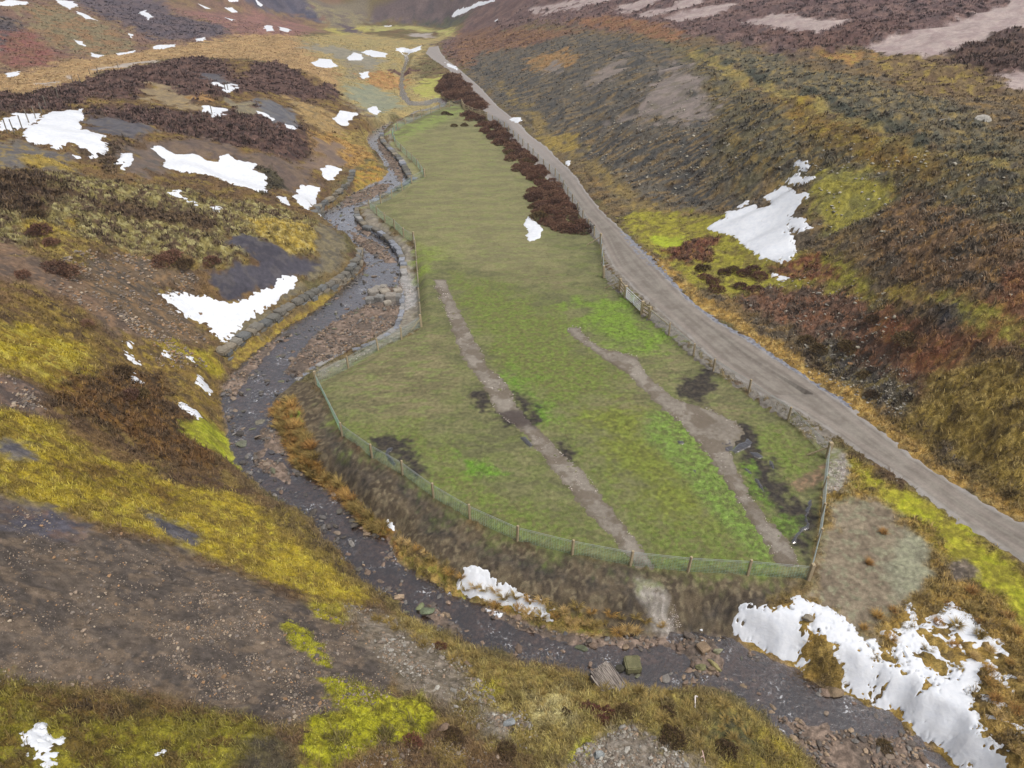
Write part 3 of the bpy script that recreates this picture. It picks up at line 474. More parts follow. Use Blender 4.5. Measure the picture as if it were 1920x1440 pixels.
# the fenced grass field
zone([(1018,458),(1040,443),(1072,438),(1095,450),(1104,475),(1070,480),(1035,474)], [(150,138,118),(138,126,106),(160,148,128)], 1.2, .04, .5)
zone([(1085,440),(1115,440),(1128,462),(1128,490),(1108,482),(1098,460)], [(128,124,52),(108,104,50),(140,136,60)], 1, .12, .4)
zone([(1296,92),(1380,126),(1450,158),(1560,208),(1700,262),(1850,300),(1925,325),(1925,335),(1840,312),(1690,274),(1550,222),(1440,172),(1370,140),(1290,100)], [(134,120,66),(114,104,66),(146,126,70)], 2.5, .15, .6)
zone([(1320,92),(1400,122),(1470,152),(1580,200),(1720,250),(1860,285),(1925,300),(1925,312),(1850,294),(1710,262),(1570,212),(1460,162),(1390,130)], [(66,68,58),(80,78,62),(58,60,54)], 2.5, .25, .6)
FG = [(122,124,72),(108,106,66),(136,132,86)]
zone(FIELD_PX, [(114,113,76),(97,97,66),(106,112,66)], 3.0, .035, .25, .55, (.6, 1.2), .2)
for pl in ([(735,270),(880,255),(985,330),(990,420),(1020,480),(1060,540),(900,520),(800,450),(720,385),(770,345),(798,335)], [(615,700),(760,640),(820,600),(850,680),(840,770),(720,800),(650,790)], [(1130,530),(1180,600),(1260,640),(1300,700),(1400,760),(1500,830),(1540,850),(1440,800),(1340,790),(1230,680),(1190,620),(1140,580)], [(1100,760),(1180,700),(1240,760),(1260,830),(1160,840)]):
    zone(pl, [(122,115,83),(106,101,72),(114,120,72)], 2.0, .03, 2, .6, (.5, 1.3), 2.4)
GRN = [(106,116,58),(104,104,62),(108,128,54)]
for pl, c in (([(840,520),(900,535),(1000,560),(1090,600),(1060,625),(1110,670),(1170,705),(1150,740),(1080,760),(1010,760),(970,720),(930,680),(890,610),(855,570)], GRN),
    ([(640,800),(760,800),(860,850),(900,900),(960,940),(1060,970),(1130,1035),(1040,1025),(960,1000),(880,960),(820,920),(770,850),(700,840)], GRN),
    ([(1000,770),(1080,820),(1140,900),(1220,980),(1300,1060),(1230,1050),(1190,980),(1110,890),(1060,830),(1010,790)], GRN),
    ([(1220,960),(1340,960),(1430,1040),(1440,1062),(1230,1045)], GRN), ([(1100,780),(1200,760),(1300,900),(1350,980),(1240,960),(1160,880)], [(112,122,52),(100,104,50),(122,130,54)]),
    ([(1400,800),(1450,790),(1545,850),(1535,900),(1480,930),(1440,870),(1400,830)], GRN), ([(1395,890),(1420,880),(1440,960),(1500,1010),(1480,1040),(1430,1000)], GRN), ([(1180,560),(1080,560),(1100,600),(1130,640),(1220,650),(1260,640)], [(110,136,50),(102,118,54),(118,144,54)]),
    ([(737,262),(765,235),(800,225),(860,207),(870,213),(800,245),(770,280),(760,288)], [(130,146,76),(120,128,72),(138,150,84)]), ([(850,400),(950,330),(960,390),(880,430),(820,440)], [(122,132,72),(112,118,68),(130,136,80)]), ([(780,455),(800,470),(860,440),(900,460),(830,490),(790,520)], [(124,140,60),(112,122,58),(130,146,66)]), ([(1000,740),(960,720),(960,700),(1030,780),(1010,790)], [(102,140,46),(98,120,50),(108,148,50)])):
    zone(pl, c, .9, .035, 1.8, .5, (1, 1), 2.2)
zone([(735,275),(870,215),(985,300),(1000,400),(1060,500),(900,510),(790,455),(720,390),(760,340)], [(128,124,86),(116,112,80),(122,126,78)], 2.5, .03, 3, .5, (.5, 1.3), 2)
zone([(860,850),(900,870),(950,890),(930,900),(880,880)], [(102,140,46),(94,122,48),(108,148,50)], .8, .05, .5)
zone([(1197,808),(1215,775),(1250,768),(1285,800),(1330,850),(1385,935),(1430,1010),(1450,1055),(1425,1062),(1390,1020),(1330,960),(1290,900),(1240,850),(1210,830)], [(112,134,64),(102,112,62),(118,146,62)], .8, .06, .5, .5, (1, 1), .7)
PEAT = [(56,52,48),(72,66,56),(46,42,42)]
for pl in ([(690,825),(725,815),(760,828),(772,850),(800,885),(780,890),(745,870),(715,855)], [(885,740),(905,733),(922,758),(905,768),(888,760)], [(960,742),(985,742),(1002,760),(995,778),(968,770)], [(938,775),(975,772),(1003,790),(1000,805),(955,795)], [(1375,800),(1400,790),(1420,850),(1455,880),(1480,930),(1520,940),(1530,1000),(1500,1010),(1450,960),(1410,930),(1395,870)], [(1335,690),(1290,700),(1275,730),(1300,760),(1340,745)], [(1490,1010),(1515,1000),(1520,1060),(1495,1060)], [(1030,810),(1060,825),(1070,860),(1045,850)]):
    zone(pl, PEAT, .5, .03, .5, .6, (1, 1), 1.5)
zone([(1390,870),(1410,865),(1425,910),(1460,950),(1440,960),(1405,920)], [(102,130,52),(80,88,50),(112,140,54)], .7, .06, .4)
zone([(1440,960),(1500,975),(1500,1000),(1460,1000)], [(100,126,54),(84,94,52),(108,134,56)], .7, .06, .4)
zone([(1480,900),(1520,885),(1545,870),(1535,920),(1520,915),(1500,920)], [(120,104,80),(104,92,72),(150,122,96)], .8, .03, .3)
GS1 = [(812,537),(837,537),(850,570),(878,612),(905,660),(912,690),(935,700),(960,733),(970,765),(985,785),(1013,807),(1030,825),(1048,845),(1070,863),(1098,885),(1130,930),(1153,960),(1178,995),(1203,1027),(1222,1066),(1190,1066),(1163,1028),(1128,988),(1103,960),(1065,915),(1040,885),(1018,860),(998,835),(975,805),(950,790),(925,765),(910,730),(885,690),(865,665),(852,630),(835,590),(820,560)]
GS2 = [(1062,618),(1070,612),(1087,611),(1100,630),(1123,650),(1160,658),(1193,667),(1213,697),(1240,727),(1262,745),(1290,755),(1330,765),(1360,780),(1380,788),(1397,810),(1380,828),(1368,840),(1380,870),(1400,915),(1423,955),(1445,980),(1467,1000),(1490,1035),(1500,1062),(1462,1062),(1445,1040),(1428,1010),(1405,970),(1385,940),(1355,900),(1325,852),(1295,815),(1270,790),(1245,770),(1222,747),(1195,722),(1173,697),(1145,680),(1117,660),(1085,640)]
# ---------------------------------------------------------------- snow, traced
SNOW = {
 'field': [[(985,420),(990,405),(1000,412),(1016,428),(1010,445),(995,450),(988,440),(996,432)]],
 'hillside': [[(1327,427),(1340,418),(1362,410),(1360,398),(1380,396),(1400,388),(1415,385),(1420,391),(1448,387),(1446,376),(1430,372),(1445,362),(1462,352),(1475,350),(1490,362),(1510,362),(1520,372),(1502,376),(1505,385),(1495,392),(1493,402),(1508,412),(1521,428),(1505,435),(1495,428),(1478,422),(1475,435),(1485,450),(1490,470),(1483,485),(1460,488),(1430,485),(1415,475),(1400,463),(1380,443),(1360,440),(1345,435)],
   [(1480,335),(1497,330),(1500,338),(1483,345)],[(1503,342),(1512,332),(1523,331),(1524,337),(1510,343)],[(1494,305),(1510,304),(1515,311),(1502,311)],[(1383,389),(1398,378),(1400,383),(1390,391)],[(1450,515),(1470,518),(1483,523),(1465,529)]],
 'roadside': [[(833,117),(845,121),(860,128),(857,132),(838,124)],[(956,224),(962,220),(975,219),(979,226),(968,231),(960,230)],[(1060,303),(1066,301),(1070,308),(1068,312),(1060,309)]],
 'heap': [[(0,228),(40,214),(75,214),(70,230),(45,240),(12,243),(0,245)],[(60,235),(90,213),(125,208),(153,204),(156,225),(140,243),(165,246),(195,255),(190,266),(205,270),(205,283),(180,293),(165,297),(172,284),(150,279),(130,268),(107,277),(90,270),(60,268),(43,255)],
   [(230,290),(247,288),(246,303),(237,320),(220,316),(218,303)],[(138,292),(152,294),(148,301),(139,300)],[(290,280),(306,277),(325,287),(360,290),(385,300),(408,303),(412,290),(430,288),(440,300),(462,305),(482,310),(472,320),(502,328),(496,336),(503,350),(498,362),(470,355),(440,345),(400,330),(350,323),(312,315),(308,298)],
   [(313,360),(335,356),(347,370),(380,388),(370,390),(345,377),(320,369)],[(397,389),(412,388),(414,396),(402,397)],[(390,158),(405,155),(420,160),(435,158),(453,160),(452,168),(425,172),(405,164)],[(381,199),(400,202),(420,203),(432,211),(431,221),(405,220),(379,211)],
   [(481,209),(500,215),(517,223),(510,227),(490,217)],[(532,232),(550,236),(558,244),(551,250),(537,242)],[(602,316),(620,311),(640,318),(632,330),(615,336),(603,328)],[(519,369),(535,370),(541,385),(528,381)],[(558,357),(575,345),(598,352),(590,372),(578,396),(565,386),(552,371)],
   [(297,553),(330,550),(350,551),(390,560),(410,565),(430,570),(450,566),(480,553),(515,540),(521,525),(540,520),(558,519),(554,534),(540,545),(515,560),(500,573),(480,588),(460,604),(445,622),(430,638),(415,642),(400,630),(385,612),(365,600),(345,592),(325,575),(310,560)]],
 'meadow': [[(0,4),(20,0),(55,4),(50,10),(15,12),(0,11)],[(103,0),(140,3),(146,12),(130,18),(115,8)],[(142,21),(155,25),(181,38),(160,37),(150,28)],[(260,22),(275,19),(289,33),(278,37),(265,27)],[(368,5),(397,17),(385,18)],[(421,15),(435,13),(448,24),(435,25)],[(419,32),(443,38),(435,41)],[(495,50),(511,49),(513,58),(500,59)],[(520,49),(546,57),(540,61),(525,57)],
   [(137,74),(155,78),(159,87),(145,83)],[(166,96),(191,104),(185,109),(172,106)],[(286,87),(300,85),(331,83),(326,88),(300,93),(288,92)],[(217,101),(253,95),(251,99),(222,104)],[(239,62),(251,66),(245,71)],[(368,73),(387,69),(381,77),(368,78)],[(9,140),(36,134),(34,142),(15,146)],[(425,-4),(445,-4),(452,5),(430,5)],[(475,-4),(490,6),(500,12),(485,12)]],
 'valley': [[(583,118),(600,110),(620,112),(632,124),(610,128),(592,125)],[(625,222),(640,208),(670,212),(650,232),(640,237),(633,232)],[(691,202),(705,200),(711,208),(706,216),(694,210)],[(709,225),(724,226),(719,229)],[(723,219),(733,220),(728,224)],[(650,109),(665,99),(679,103),(678,113),(655,113)],[(677,98),(695,94),(726,100),(723,108),(700,107),(688,103)],
   [(742,91),(755,89),(770,93),(790,86),(791,92),(775,99),(760,96),(745,96)],[(675,138),(693,134),(691,143),(680,150)],[(719,48),(735,48),(733,54),(722,54)],[(834,38),(855,20),(870,10),(900,1),(927,-2),(929,5),(900,12),(880,20),(862,30),(845,37)],[(924,41),(936,34),(936,38),(926,44)],[(664,5),(690,-2),(706,3),(700,11),(680,13)]],
 'mossy': [[(239,644),(249,645),(247,652)],[(235,661),(250,668),(258,678),(252,680),(240,669)],[(306,659),(313,662),(321,672),(312,672)],[(354,669),(363,670),(363,679)],[(242,709),(250,700),(258,707),(267,717),(250,714)],[(365,702),(378,704),(391,717),(388,727),(375,721)],[(340,756),(350,760),(358,768),(370,772),(377,782),(370,787),(357,777),(345,767)],[(151,822),(161,820),(159,830)],
   [(38,1378),(55,1372),(75,1363),(80,1370),(72,1380),(87,1385),(97,1396),(113,1410),(110,1420),(90,1437),(75,1425),(60,1405),(46,1390)],[(109,1390),(122,1387),(134,1399),(125,1401)],[(301,1412),(308,1411),(307,1421)]],
 'bank': [[(861,1088),(873,1067),(890,1065),(905,1072),(930,1085),(960,1097),(985,1112),(1000,1124),(1015,1125),(1025,1137),(1037,1138),(1034,1151),(1015,1151),(1000,1145),(985,1148),(970,1153),(940,1142),(915,1130),(910,1115),(897,1106),(885,1113),(885,1100),(870,1101)],[(722,966),(735,974),(734,986),(726,989)],[(598,400),(605,388),(640,375),(641,384),(615,398),(601,405)],
   [(1304,1170),(1315,1160),(1330,1163),(1344,1170),(1340,1181),(1322,1179)],
   [(1360,1187),(1366,1172),(1384,1166),(1386,1143),(1397,1129),(1412,1132),(1425,1140),(1440,1139),(1452,1148),(1464,1138),(1478,1136),(1485,1122),(1500,1120),(1520,1130),(1545,1138),(1580,1157),(1600,1180),(1620,1206),(1640,1202),(1650,1225),(1678,1228),(1688,1212),(1660,1188),(1690,1183),(1700,1150),(1705,1133),(1714,1145),(1718,1180),(1732,1200),(1724,1170),(1752,1152),(1770,1138),(1785,1130),(1810,1150),(1850,1182),(1865,1197),(1893,1213),(1890,1240),(1888,1262),(1914,1266),(1906,1282),(1870,1288),(1852,1272),(1838,1296),(1862,1312),(1888,1318),(1888,1338),(1866,1332),(1840,1306),(1822,1302),(1832,1330),(1845,1370),(1890,1406),(1910,1446),(1930,1500),(1800,1500),(1776,1440),(1756,1400),(1755,1378),(1790,1396),(1742,1352),(1690,1328),(1660,1315),(1632,1302),(1600,1292),(1590,1275),(1588,1245),(1568,1215),(1545,1198),(1528,1178),(1514,1168),(1512,1190),(1517,1213),(1517,1233),(1522,1250),(1505,1245),(1480,1240),(1460,1238),(1430,1225),(1395,1208),(1372,1196)],
   [(1880,1290),(1925,1284),(1960,1290),(1960,1304),(1925,1302),(1890,1300)],[(1850,1342),(1870,1341),(1886,1358),(1870,1366),(1855,1356)],[(1900,1362),(1925,1365),(1920,1376),(1905,1374)]],
}
HOLES = [[(1388,412),(1400,404),(1418,404),(1415,412),(1398,420),(1378,420)],[(1640,1230),(1660,1218),(1686,1236),(1694,1247),(1670,1249),(1645,1240)],[(1705,1220),(1722,1220),(1750,1230),(1772,1250),(1786,1266),(1765,1268),(1732,1246)],[(1730,1190),(1762,1205),(1800,1236),(1785,1240),(1752,1218)],[(1758,1185),(1780,1186),(1778,1198)],[(1812,1218),(1830,1220),(1826,1230)],[(1650,1275),(1660,1280),(1658,1298),(1645,1290)],[(1732,1268),(1742,1285),(1735,1290)],[(1862,1240),(1882,1252),(1885,1262),(1870,1256)],[(1505,1155),(1526,1160),(1522,1176),(1508,1172)],[(1850,1215),(1862,1228),(1850,1235)]]
_allp = []; _sizes = []
def _queue(pl): _allp.extend(pl); _sizes.append(len(pl))
for z_ in Z: _queue(z_[0])
for k_ in SNOW:
    for pl in SNOW[k_]: _queue(pl)
for pl in HOLES: _queue(pl)
_queue(GS1); _queue(GS2)
# outlines that leave the picture are carried on at a fixed slope of the view so that they still land on ground
_c = cast([(min(max(a, -700), 2600), min(max(b, -30), 1900)) for a, b in _allp], macro0)
_out = []; i_ = 0
for s_ in _sizes: _out.append(_c[i_:i_ + s_]); i_ += s_
ZW = _out[:len(Z)]; _r = _out[len(Z):]
SNW = {}; j_ = 0
for k_ in SNOW:
    SNW[k_] = _r[j_:j_ + len(SNOW[k_])]; j_ += len(SNOW[k_])
HLW = _r[j_:j_ + len(HOLES)]; j_ += len(HOLES); GS1W, GS2W = _r[j_], _r[j_ + 1]

def cover(x, y, sp, fsd, rsd, csd):
    """colour and roughness height of the ground at world points"""
    n = x.size; C = np.tile(alb((106, 90, 60)), (n, 1)); A = np.full(n, .15)
    _b = sstep(-.2, .2, fbm(x, y, 5, 4, 19, sp, .6))[:, None]; C = C * (1 - _b) + alb((92, 86, 56)) * _b; _b = sstep(.05, .25, fbm(x, y, 3, 4, 20, sp, .6))[:, None]; C = C * (1 - _b * .7) + alb((84, 62, 50)) * _b * .7
    rr = np.hypot(x, y); ws = np.clip(rr / 60, .35, 4)
    wn = fbm(x, y, 2.4, 4, 21, sp) * 1.3; wn2 = fbm(x, y, .5, 3, 27, sp)
    for zi, (pl, cols, sc, amp, soft, k3, an, warp) in enumerate(Z):
        W_ = ZW[zi]; pad = 1.6 * soft + 5 * warp
        m = (x > W_[:, 0].min() - pad) & (x < W_[:, 0].max() + pad) & (y > W_[:, 1].min() - pad) & (y < W_[:, 1].max() + pad)
        I = np.nonzero(m)[0]
        if I.size == 0: continue
        xs, ys = x[I], y[I]
        sd = poly_sd(xs, ys, W_) + (wn[I] * ws[I] * 1.5 + wn2[I] * .7) * warp * min(1.0, .35 + soft)
        k = sstep(-soft, soft, sd); q = k > .004; I = I[q]; k = k[q]; xs = xs[q]; ys = ys[q]
        if I.size == 0: continue
        s = sp[I]
        n1 = fbm(xs * an[0], ys * an[1], sc, 4, 31 + zi, s, .6); n2 = fbm(xs * an[0], ys * an[1], sc * .42, 4, 57 + zi, s, .65)
        c1, c2, c3 = [alb(c) for c in cols]
        t = sstep(-.16, .16, n1)[:, None]; c = c1 * (1 - t) + c2 * t
        t3 = (sstep(.02, .2, n2) * (k3 * 1.5)).clip(0, 1)[:, None]; c = c * (1 - t3) + c3 * t3
        C[I] += (c - C[I]) * k[:, None]; A[I] += (amp - A[I]) * k
    return C, A
def relief(x, y, A, sp):
    b1 = 1 - np.abs(fbm(x, y, 1.3, 2, 81, sp)) * 2.6; b2 = fbm(x, y, .45, 3, 87, sp); b3 = fbm(x, y, 5, 2, 90, sp)
    return A * (b1 * .6 + b2 * 1.5 + b3 * 1.2)

# --------------------------------------------------------------- the ground, one sheet
_pnear = np.arange(14.2, 300, .01)
def _rows():
    ys = [-18., -14, -10, -6, -2, 2, 4.5, 6.5, 8, 9.0]; y = 9.0
    while y < 300:
        y += min(.46, .62 * (y * y * .75 + 900) / 20600 * 1.05) if y < 230 else .9
        ys.append(y)
    while y < 760: y += 4 + (y - 300) * .06; ys.append(y)
    return np.array(ys)
YR = _rows()
_s = np.linspace(-.86, .86, 1120); _e = .86 + np.cumsum(np.geomspace(.004, .16, 46))
SR = np.concatenate([-_e[::-1], _s, _e])
GX = SR[None, :] * (.839 * np.maximum(YR, -12)[:, None] + 16.3); GY = np.repeat(YR[:, None], len(SR), 1)
nr, nc = GX.shape; gx = GX.ravel(); gy = GY.ravel()
dxs = np.repeat((np.gradient(SR))[None, :], nr, 0) * (.839 * np.maximum(YR, -12)[:, None] + 16.3); dys = np.repeat(np.gradient(YR)[:, None], nc, 1)
gsp = np.maximum(dxs, dys).ravel()
print('ground grid', nr, nc)
gz, gf, gr_, gc = macro(gx, gy, True)
gC, gA = cover(gx, gy, gsp, gf, gr_, gc)
# stream bed: brown cobbles and gravel, greyer in the upper reach
kb = sstep(-.35, .25, gc + .25 * fbm(gx, gy, .9, 3, 99, gsp))
n1 = fbm(gx, gy, .45, 3, 101, gsp, .7); n2 = fbm(gx, gy, 2.2, 2, 103, gsp)
bedc = alb((104, 90, 80)) + (alb((130, 113, 100)) - alb((104, 90, 80))) * sstep(-.15, .2, n1)[:, None]
bedc = bedc + (alb((78, 70, 64)) - bedc) * sstep(.0, .3, n2)[:, None] * .7
gC += (bedc - gC) * kb[:, None]; gA += (.07 - gA) * kb
def gcell(x, y):
    x = np.asarray(x, float); y = np.asarray(y, float)
    r = np.clip(np.searchsorted(YR, y) - 1, 0, nr - 2); fy = np.clip((y - YR[r]) / (YR[r + 1] - YR[r]), 0, 1)
    s = x / (.839 * np.maximum(y, -12) + 16.3); c = np.clip(np.searchsorted(SR, s) - 1, 0, nc - 2); fx = np.clip((s - SR[c]) / (SR[c + 1] - SR[c]), 0, 1)
    return r, fy, c, fx
def gheight(x, y):
    """height of the finished ground sheet under points (bilinear look-up in its own grid)"""
    r, fy, c, fx = gcell(x, y); z = zg.reshape(nr, nc)
    return (z[r, c] * (1 - fx) + z[r, c + 1] * fx) * (1 - fy) + (z[r + 1, c] * (1 - fx) + z[r + 1, c + 1] * fx) * fy
def gcolor(x, y):
    r, fy, c, fx = gcell(x, y); return gC.reshape(nr, nc, 3)[r, c]
def gamp(x, y):
    r, fy, c, fx = gcell(x, y); return gA.reshape(nr, nc)[r, c]
def flds(x, y):
    r, fy, c, fx = gcell(x, y); return gf.reshape(nr, nc)[r, c], gr_.reshape(nr, nc)[r, c], gc.reshape(nr, nc)[r, c]
def sub(poly, pad):
    """the part of the ground grid round an outline: flat vertex indices and quads into them"""
    P_ = np.asarray(poly); y0, y1 = P_[:, 1].min() - pad, P_[:, 1].max() + pad; r0 = max(np.searchsorted(YR, y0) - 1, 0); r1 = min(np.searchsorted(YR, y1) + 1, nr - 1)
    D = .839 * np.maximum(YR[r0:r1 + 1], -12) + 16.3
    smin = min(((P_[:, 0].min() - pad) / D).min(), 9); smax = ((P_[:, 0].max() + pad) / D).max()
    c0 = max(np.searchsorted(SR, smin) - 1, 0); c1 = min(np.searchsorted(SR, smax) + 1, nc - 1)
    U = (np.arange(r0, r1 + 1)[:, None] * nc + np.arange(c0, c1 + 1)[None]).ravel(); w = c1 - c0 + 1; h = r1 - r0 + 1
    k = np.arange((h - 1) * (w - 1)); b = k // (w - 1) * w + k % (w - 1)
    return U, np.column_stack([b, b + 1, b + w + 1, b + w])
smooth = np.ones(gx.size)
smooth *= 1 - .97 * sstep(-.35, .15, gr_)
for k_ in SNW:
    for pl in SNW[k_]:
        U_, _q = sub(pl, 1.0); s = poly_sd(gx[U_], gy[U_], pl); smooth[U_] *= 1 - .6 * sstep(-.3, .6, s)
g_rel = relief(gx, gy, gA, gsp) * smooth
zg = gz + g_rel
_grain = fbm(gx, gy, .28, 2, 111, gsp); gC *= (1 + .5 * _grain)[:, None]
_dk = sstep(.10, .24, fbm(gx * .9 + gy * .3, gy, .95, 4, 117, gsp, .65)) * sstep(.09, .2, gA) * (gf < -.2)
gC += (alb((66, 54, 42)) - gC) * (_dk * .6)[:, None]; gA *= 1 + .5 * _dk
gC *= np.where(gf > 0, .88, 1.0)[:, None]; gC = np.clip(gC, .004, .9)      # short damp turf
i0 = np.arange((nr - 1) * (nc - 1)); rI = i0 // (nc - 1); cI = i0 % (nc - 1); a0 = rI * nc + cI
gme = new_mesh('ground', np.column_stack([gx, gy, zg]), np.column_stack([a0, a0 + 1, a0 + nc + 1, a0 + nc]), np.column_stack([gC, np.clip(.30 + gA * 4.5, 0, 1)]), True)
tag(link('ground', gme, M_GROUND), kind='structure')
# ---------------------------------------------------------------- sheets laid on the ground (share its grid)
quads = np.column_stack([a0, a0 + 1, a0 + nc + 1, a0 + nc])
def sheet(name, mask, zfun, col, mat, smooth=True, U=None, Q=None):
    """lay a sheet over the grid cells where mask holds; all arrays refer to the index set U"""
    if U is None: U, Q = np.arange(gx.size), quads
    q = Q[mask[Q].all(1)]
    if len(q) == 0: return None
    u, inv = np.unique(q, return_inverse=True)
    V = np.column_stack([gx[U[u]], gy[U[u]], zfun(u)])
    me = new_mesh(name, V, inv.reshape(-1, 4), None if col is None else col(u), smooth)
    return link(name, me, mat)
def mixc(a, b, t): return alb(a) + (alb(b) - alb(a)) * np.clip(t, 0, 1)[:, None]

# the gravel track
_mid = np.array([(ROAD[i] + ROAD[len(ROAD) - 1 - i]) / 2 for i in range(3, len(ROAD) // 2)])
def track_col(u):
    x, y, s = gx[u], gy[u], gr_[u]; sp = gsp[u]
    al = y + .3 * x; n1 = fbm(x, y, 1.6, 4, 201, sp, .6) + .55 * perlin(s * 3.2, al * .06, 208) + .35 * perlin(s * 9, al * .12, 209); n2 = fbm(x * 1.3, y * .5, .8, 3, 203, sp)
    c = mixc((124, 118, 110), (106, 99, 92), .5 + n1 * 1.6)
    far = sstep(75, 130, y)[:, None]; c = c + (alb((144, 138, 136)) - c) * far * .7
    rut = np.exp(-((s - .75) / .22) ** 2)[:, None]; c = c + (alb((144, 134, 127)) - c) * rut * .4
    edge = 1 - sstep(.1, .45, s + .25 * n2); c = c + (alb((150, 146, 144)) - c) * (edge * .6)[:, None]
    stn = sstep(.12, .3, fbm(x, y, .35, 2, 207, sp)); return c + (alb((160, 150, 140)) - c) * (stn * .12)[:, None]
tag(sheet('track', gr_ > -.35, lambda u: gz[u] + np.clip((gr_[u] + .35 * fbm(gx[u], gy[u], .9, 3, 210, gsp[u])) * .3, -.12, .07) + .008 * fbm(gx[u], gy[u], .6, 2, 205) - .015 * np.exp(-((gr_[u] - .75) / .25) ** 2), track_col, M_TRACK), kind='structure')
# grey chippings between fence and track, and the ditch of blue-grey stone on its far side
VER = cast([(1558,845),(1477,790),(1403,739),(1337,697),(1300,668),(1254,629),(1217,599),(1171,559),(1140,530),(1131,505),(1128,462),(1098,428),(1108,423),(1135,472),(1190,540),(1280,620),(1423,728),(1567,812)], macro0)
DIT = cast([(1155,422),(1215,470),(1262,522),(1292,560),(1340,595),(1425,645),(1500,695),(1600,762),(1592,768),(1500,708),(1423,658),(1335,606),(1286,566),(1240,520),(1190,478),(1160,440)], macro0)
def strip(name, poly, wob, wsc, top, rough, ca, cb, seed):
    U, Q = sub(poly, 1.2); X, Y, sp = gx[U], gy[U], gsp[U]; s = poly_sd(X, Y, poly) + wob * fbm(X, Y, wsc, 3, seed, sp)
    return tag(sheet(name, s > -.3, lambda u: gz[U[u]] + np.clip(s[u] * .25, -.1, top) + rough * fbm(X[u], Y[u], .4, 2, seed + 1, sp[u]), lambda u: mixc(ca, cb, .45 + 2.2 * fbm(X[u], Y[u], .35, 3, seed + 2, sp[u], .8)), M_GRAVEL, U=U, Q=Q), kind='structure')
strip('gravel_verge', VER, .12, .6, .05, .03, (126, 119, 110), (96, 90, 82), 211)
strip('stone_ditch', DIT, .25, .8, .06, .05, (132, 134, 142), (94, 95, 104), 213)
# two gravel land drains through the grass
pe_ = cast([(935,775),(975,770),(1008,790),(1005,803),(960,800)], macro0)
for G, nm in ((GS1W, 1), (GS2W, 2)):
    U, Q = sub(G, 1.2); X, Y, sp = gx[U], gy[U], gsp[U]; s = poly_sd(X, Y, G) + .42 * fbm(X, Y, .9, 4, 221 + nm, sp, .7) + .10 * fbm(X, Y, .2, 2, 229, sp); pe = poly_sd_box(X, Y, pe_, 1.0)
    def gcol(u):
        c = mixc((134, 127, 117), (108, 100, 90), .45 + 1.1 * fbm(X[u], Y[u], .3, 3, 225, sp[u], .85) + .9 * fbm(X[u], Y[u], 3, 2, 226, sp[u]))
        mud = sstep(-.02, .16, fbm(X[u], Y[u], 1.7, 4, 230, sp[u], .6))[:, None]; c = c + (alb((98, 88, 76)) - c) * mud * .75; ed = (1 - sstep(.0, .4, s[u]))[:, None]; c = c + (alb((92, 84, 68)) - c) * ed * .6
        k = sstep(-.4, .3, pe[u] + .4 * fbm(X[u], Y[u], .6, 3, 228, sp[u]))[:, None]; return c + (alb((68, 60, 58)) - c) * k * .85
    tag(sheet('gravel_drain', s > -.25, lambda u: gz[U[u]] + np.clip(s[u] * .3, -.1, .055) + .035 * fbm(X[u], Y[u], .35, 2, 227, sp[u]), gcol, M_GRAVEL, U=U, Q=Q), kind='structure')
# stream water
tag(sheet('stream_water', gc > -1.2, lambda u: water_z(gx[u], gy[u]), None, M_WATER), kind='structure')
# puddles standing in the wet corner of the field
PUD = [([(1384,832),(1396,828),(1402,822),(1411,829),(1408,836),(1394,844),(1384,848),(1378,852),(1372,846)], 'zigzag pool of grey water at the head of the boggy corner'),
       ([(1404,847),(1420,848),(1432,856),(1424,860),(1412,857)], 'small pool between two dark peaty channels'), ([(1392,872),(1400,878),(1412,886),(1409,891),(1398,886)], 'narrow pale pool beside the right gravel drain'),
       ([(1440,862),(1448,864),(1452,874),(1450,880),(1444,872)], 'small oval pool in black peat near the road fence'), ([(1414,895),(1424,900),(1432,915),(1436,925),(1428,922),(1420,910)], 'shallow pool among wet green clumps'),
       ([(1518,935),(1524,938),(1524,948),(1517,962),(1513,972),(1517,980),(1522,978),(1516,990),(1504,996),(1498,1004),(1492,1018),(1484,1018),(1488,1006),(1500,992),(1512,985),(1508,968),(1512,950)], 'long thin trickle of water beside the right-hand fence'),
       ([(648+240,828),(975,820),(985,818),(992,826),(1000,835),(994,840),(984,832)][1:], 'dark little puddle touching the left gravel drain'),
       ([(727,840),(738,838),(735,846),(728,850),(735,858),(742,870),(738,874),(730,862),(722,850)], 'crooked puddle in black peat by the lower fence'),
       ([(1268,826),(1282,826),(1284,834),(1272,834)], 'small pool in the bright green strip, upper one'), ([(1290,882),(1306,880),(1306,888),(1292,891)], 'small pool in the bright green strip, lower one'),
       ([(1352,820),(1372,826),(1376,845),(1362,850),(1352,838)], 'muddy pool lying on the right gravel drain')]
for pl, lb in PUD:
    pw = cast(pl, gfast); U, Q = sub(pw, .8); X, Y = gx[U], gy[U]; s = poly_sd(X, Y, pw) + .06 * fbm(X, Y, .4, 2, 231, gsp[U]); lev = float(np.mean(gfast(pw[:, 0], pw[:, 1])))
    o = sheet('puddle', s > -.15, lambda u: lev * .3 + gz[U[u]] * .7 + np.clip(s[u] * .6, -.08, .045), None, M_PUD, U=U, Q=Q)
    if o: tag(o, lb, 'puddle', 'puddles in the fenced field')

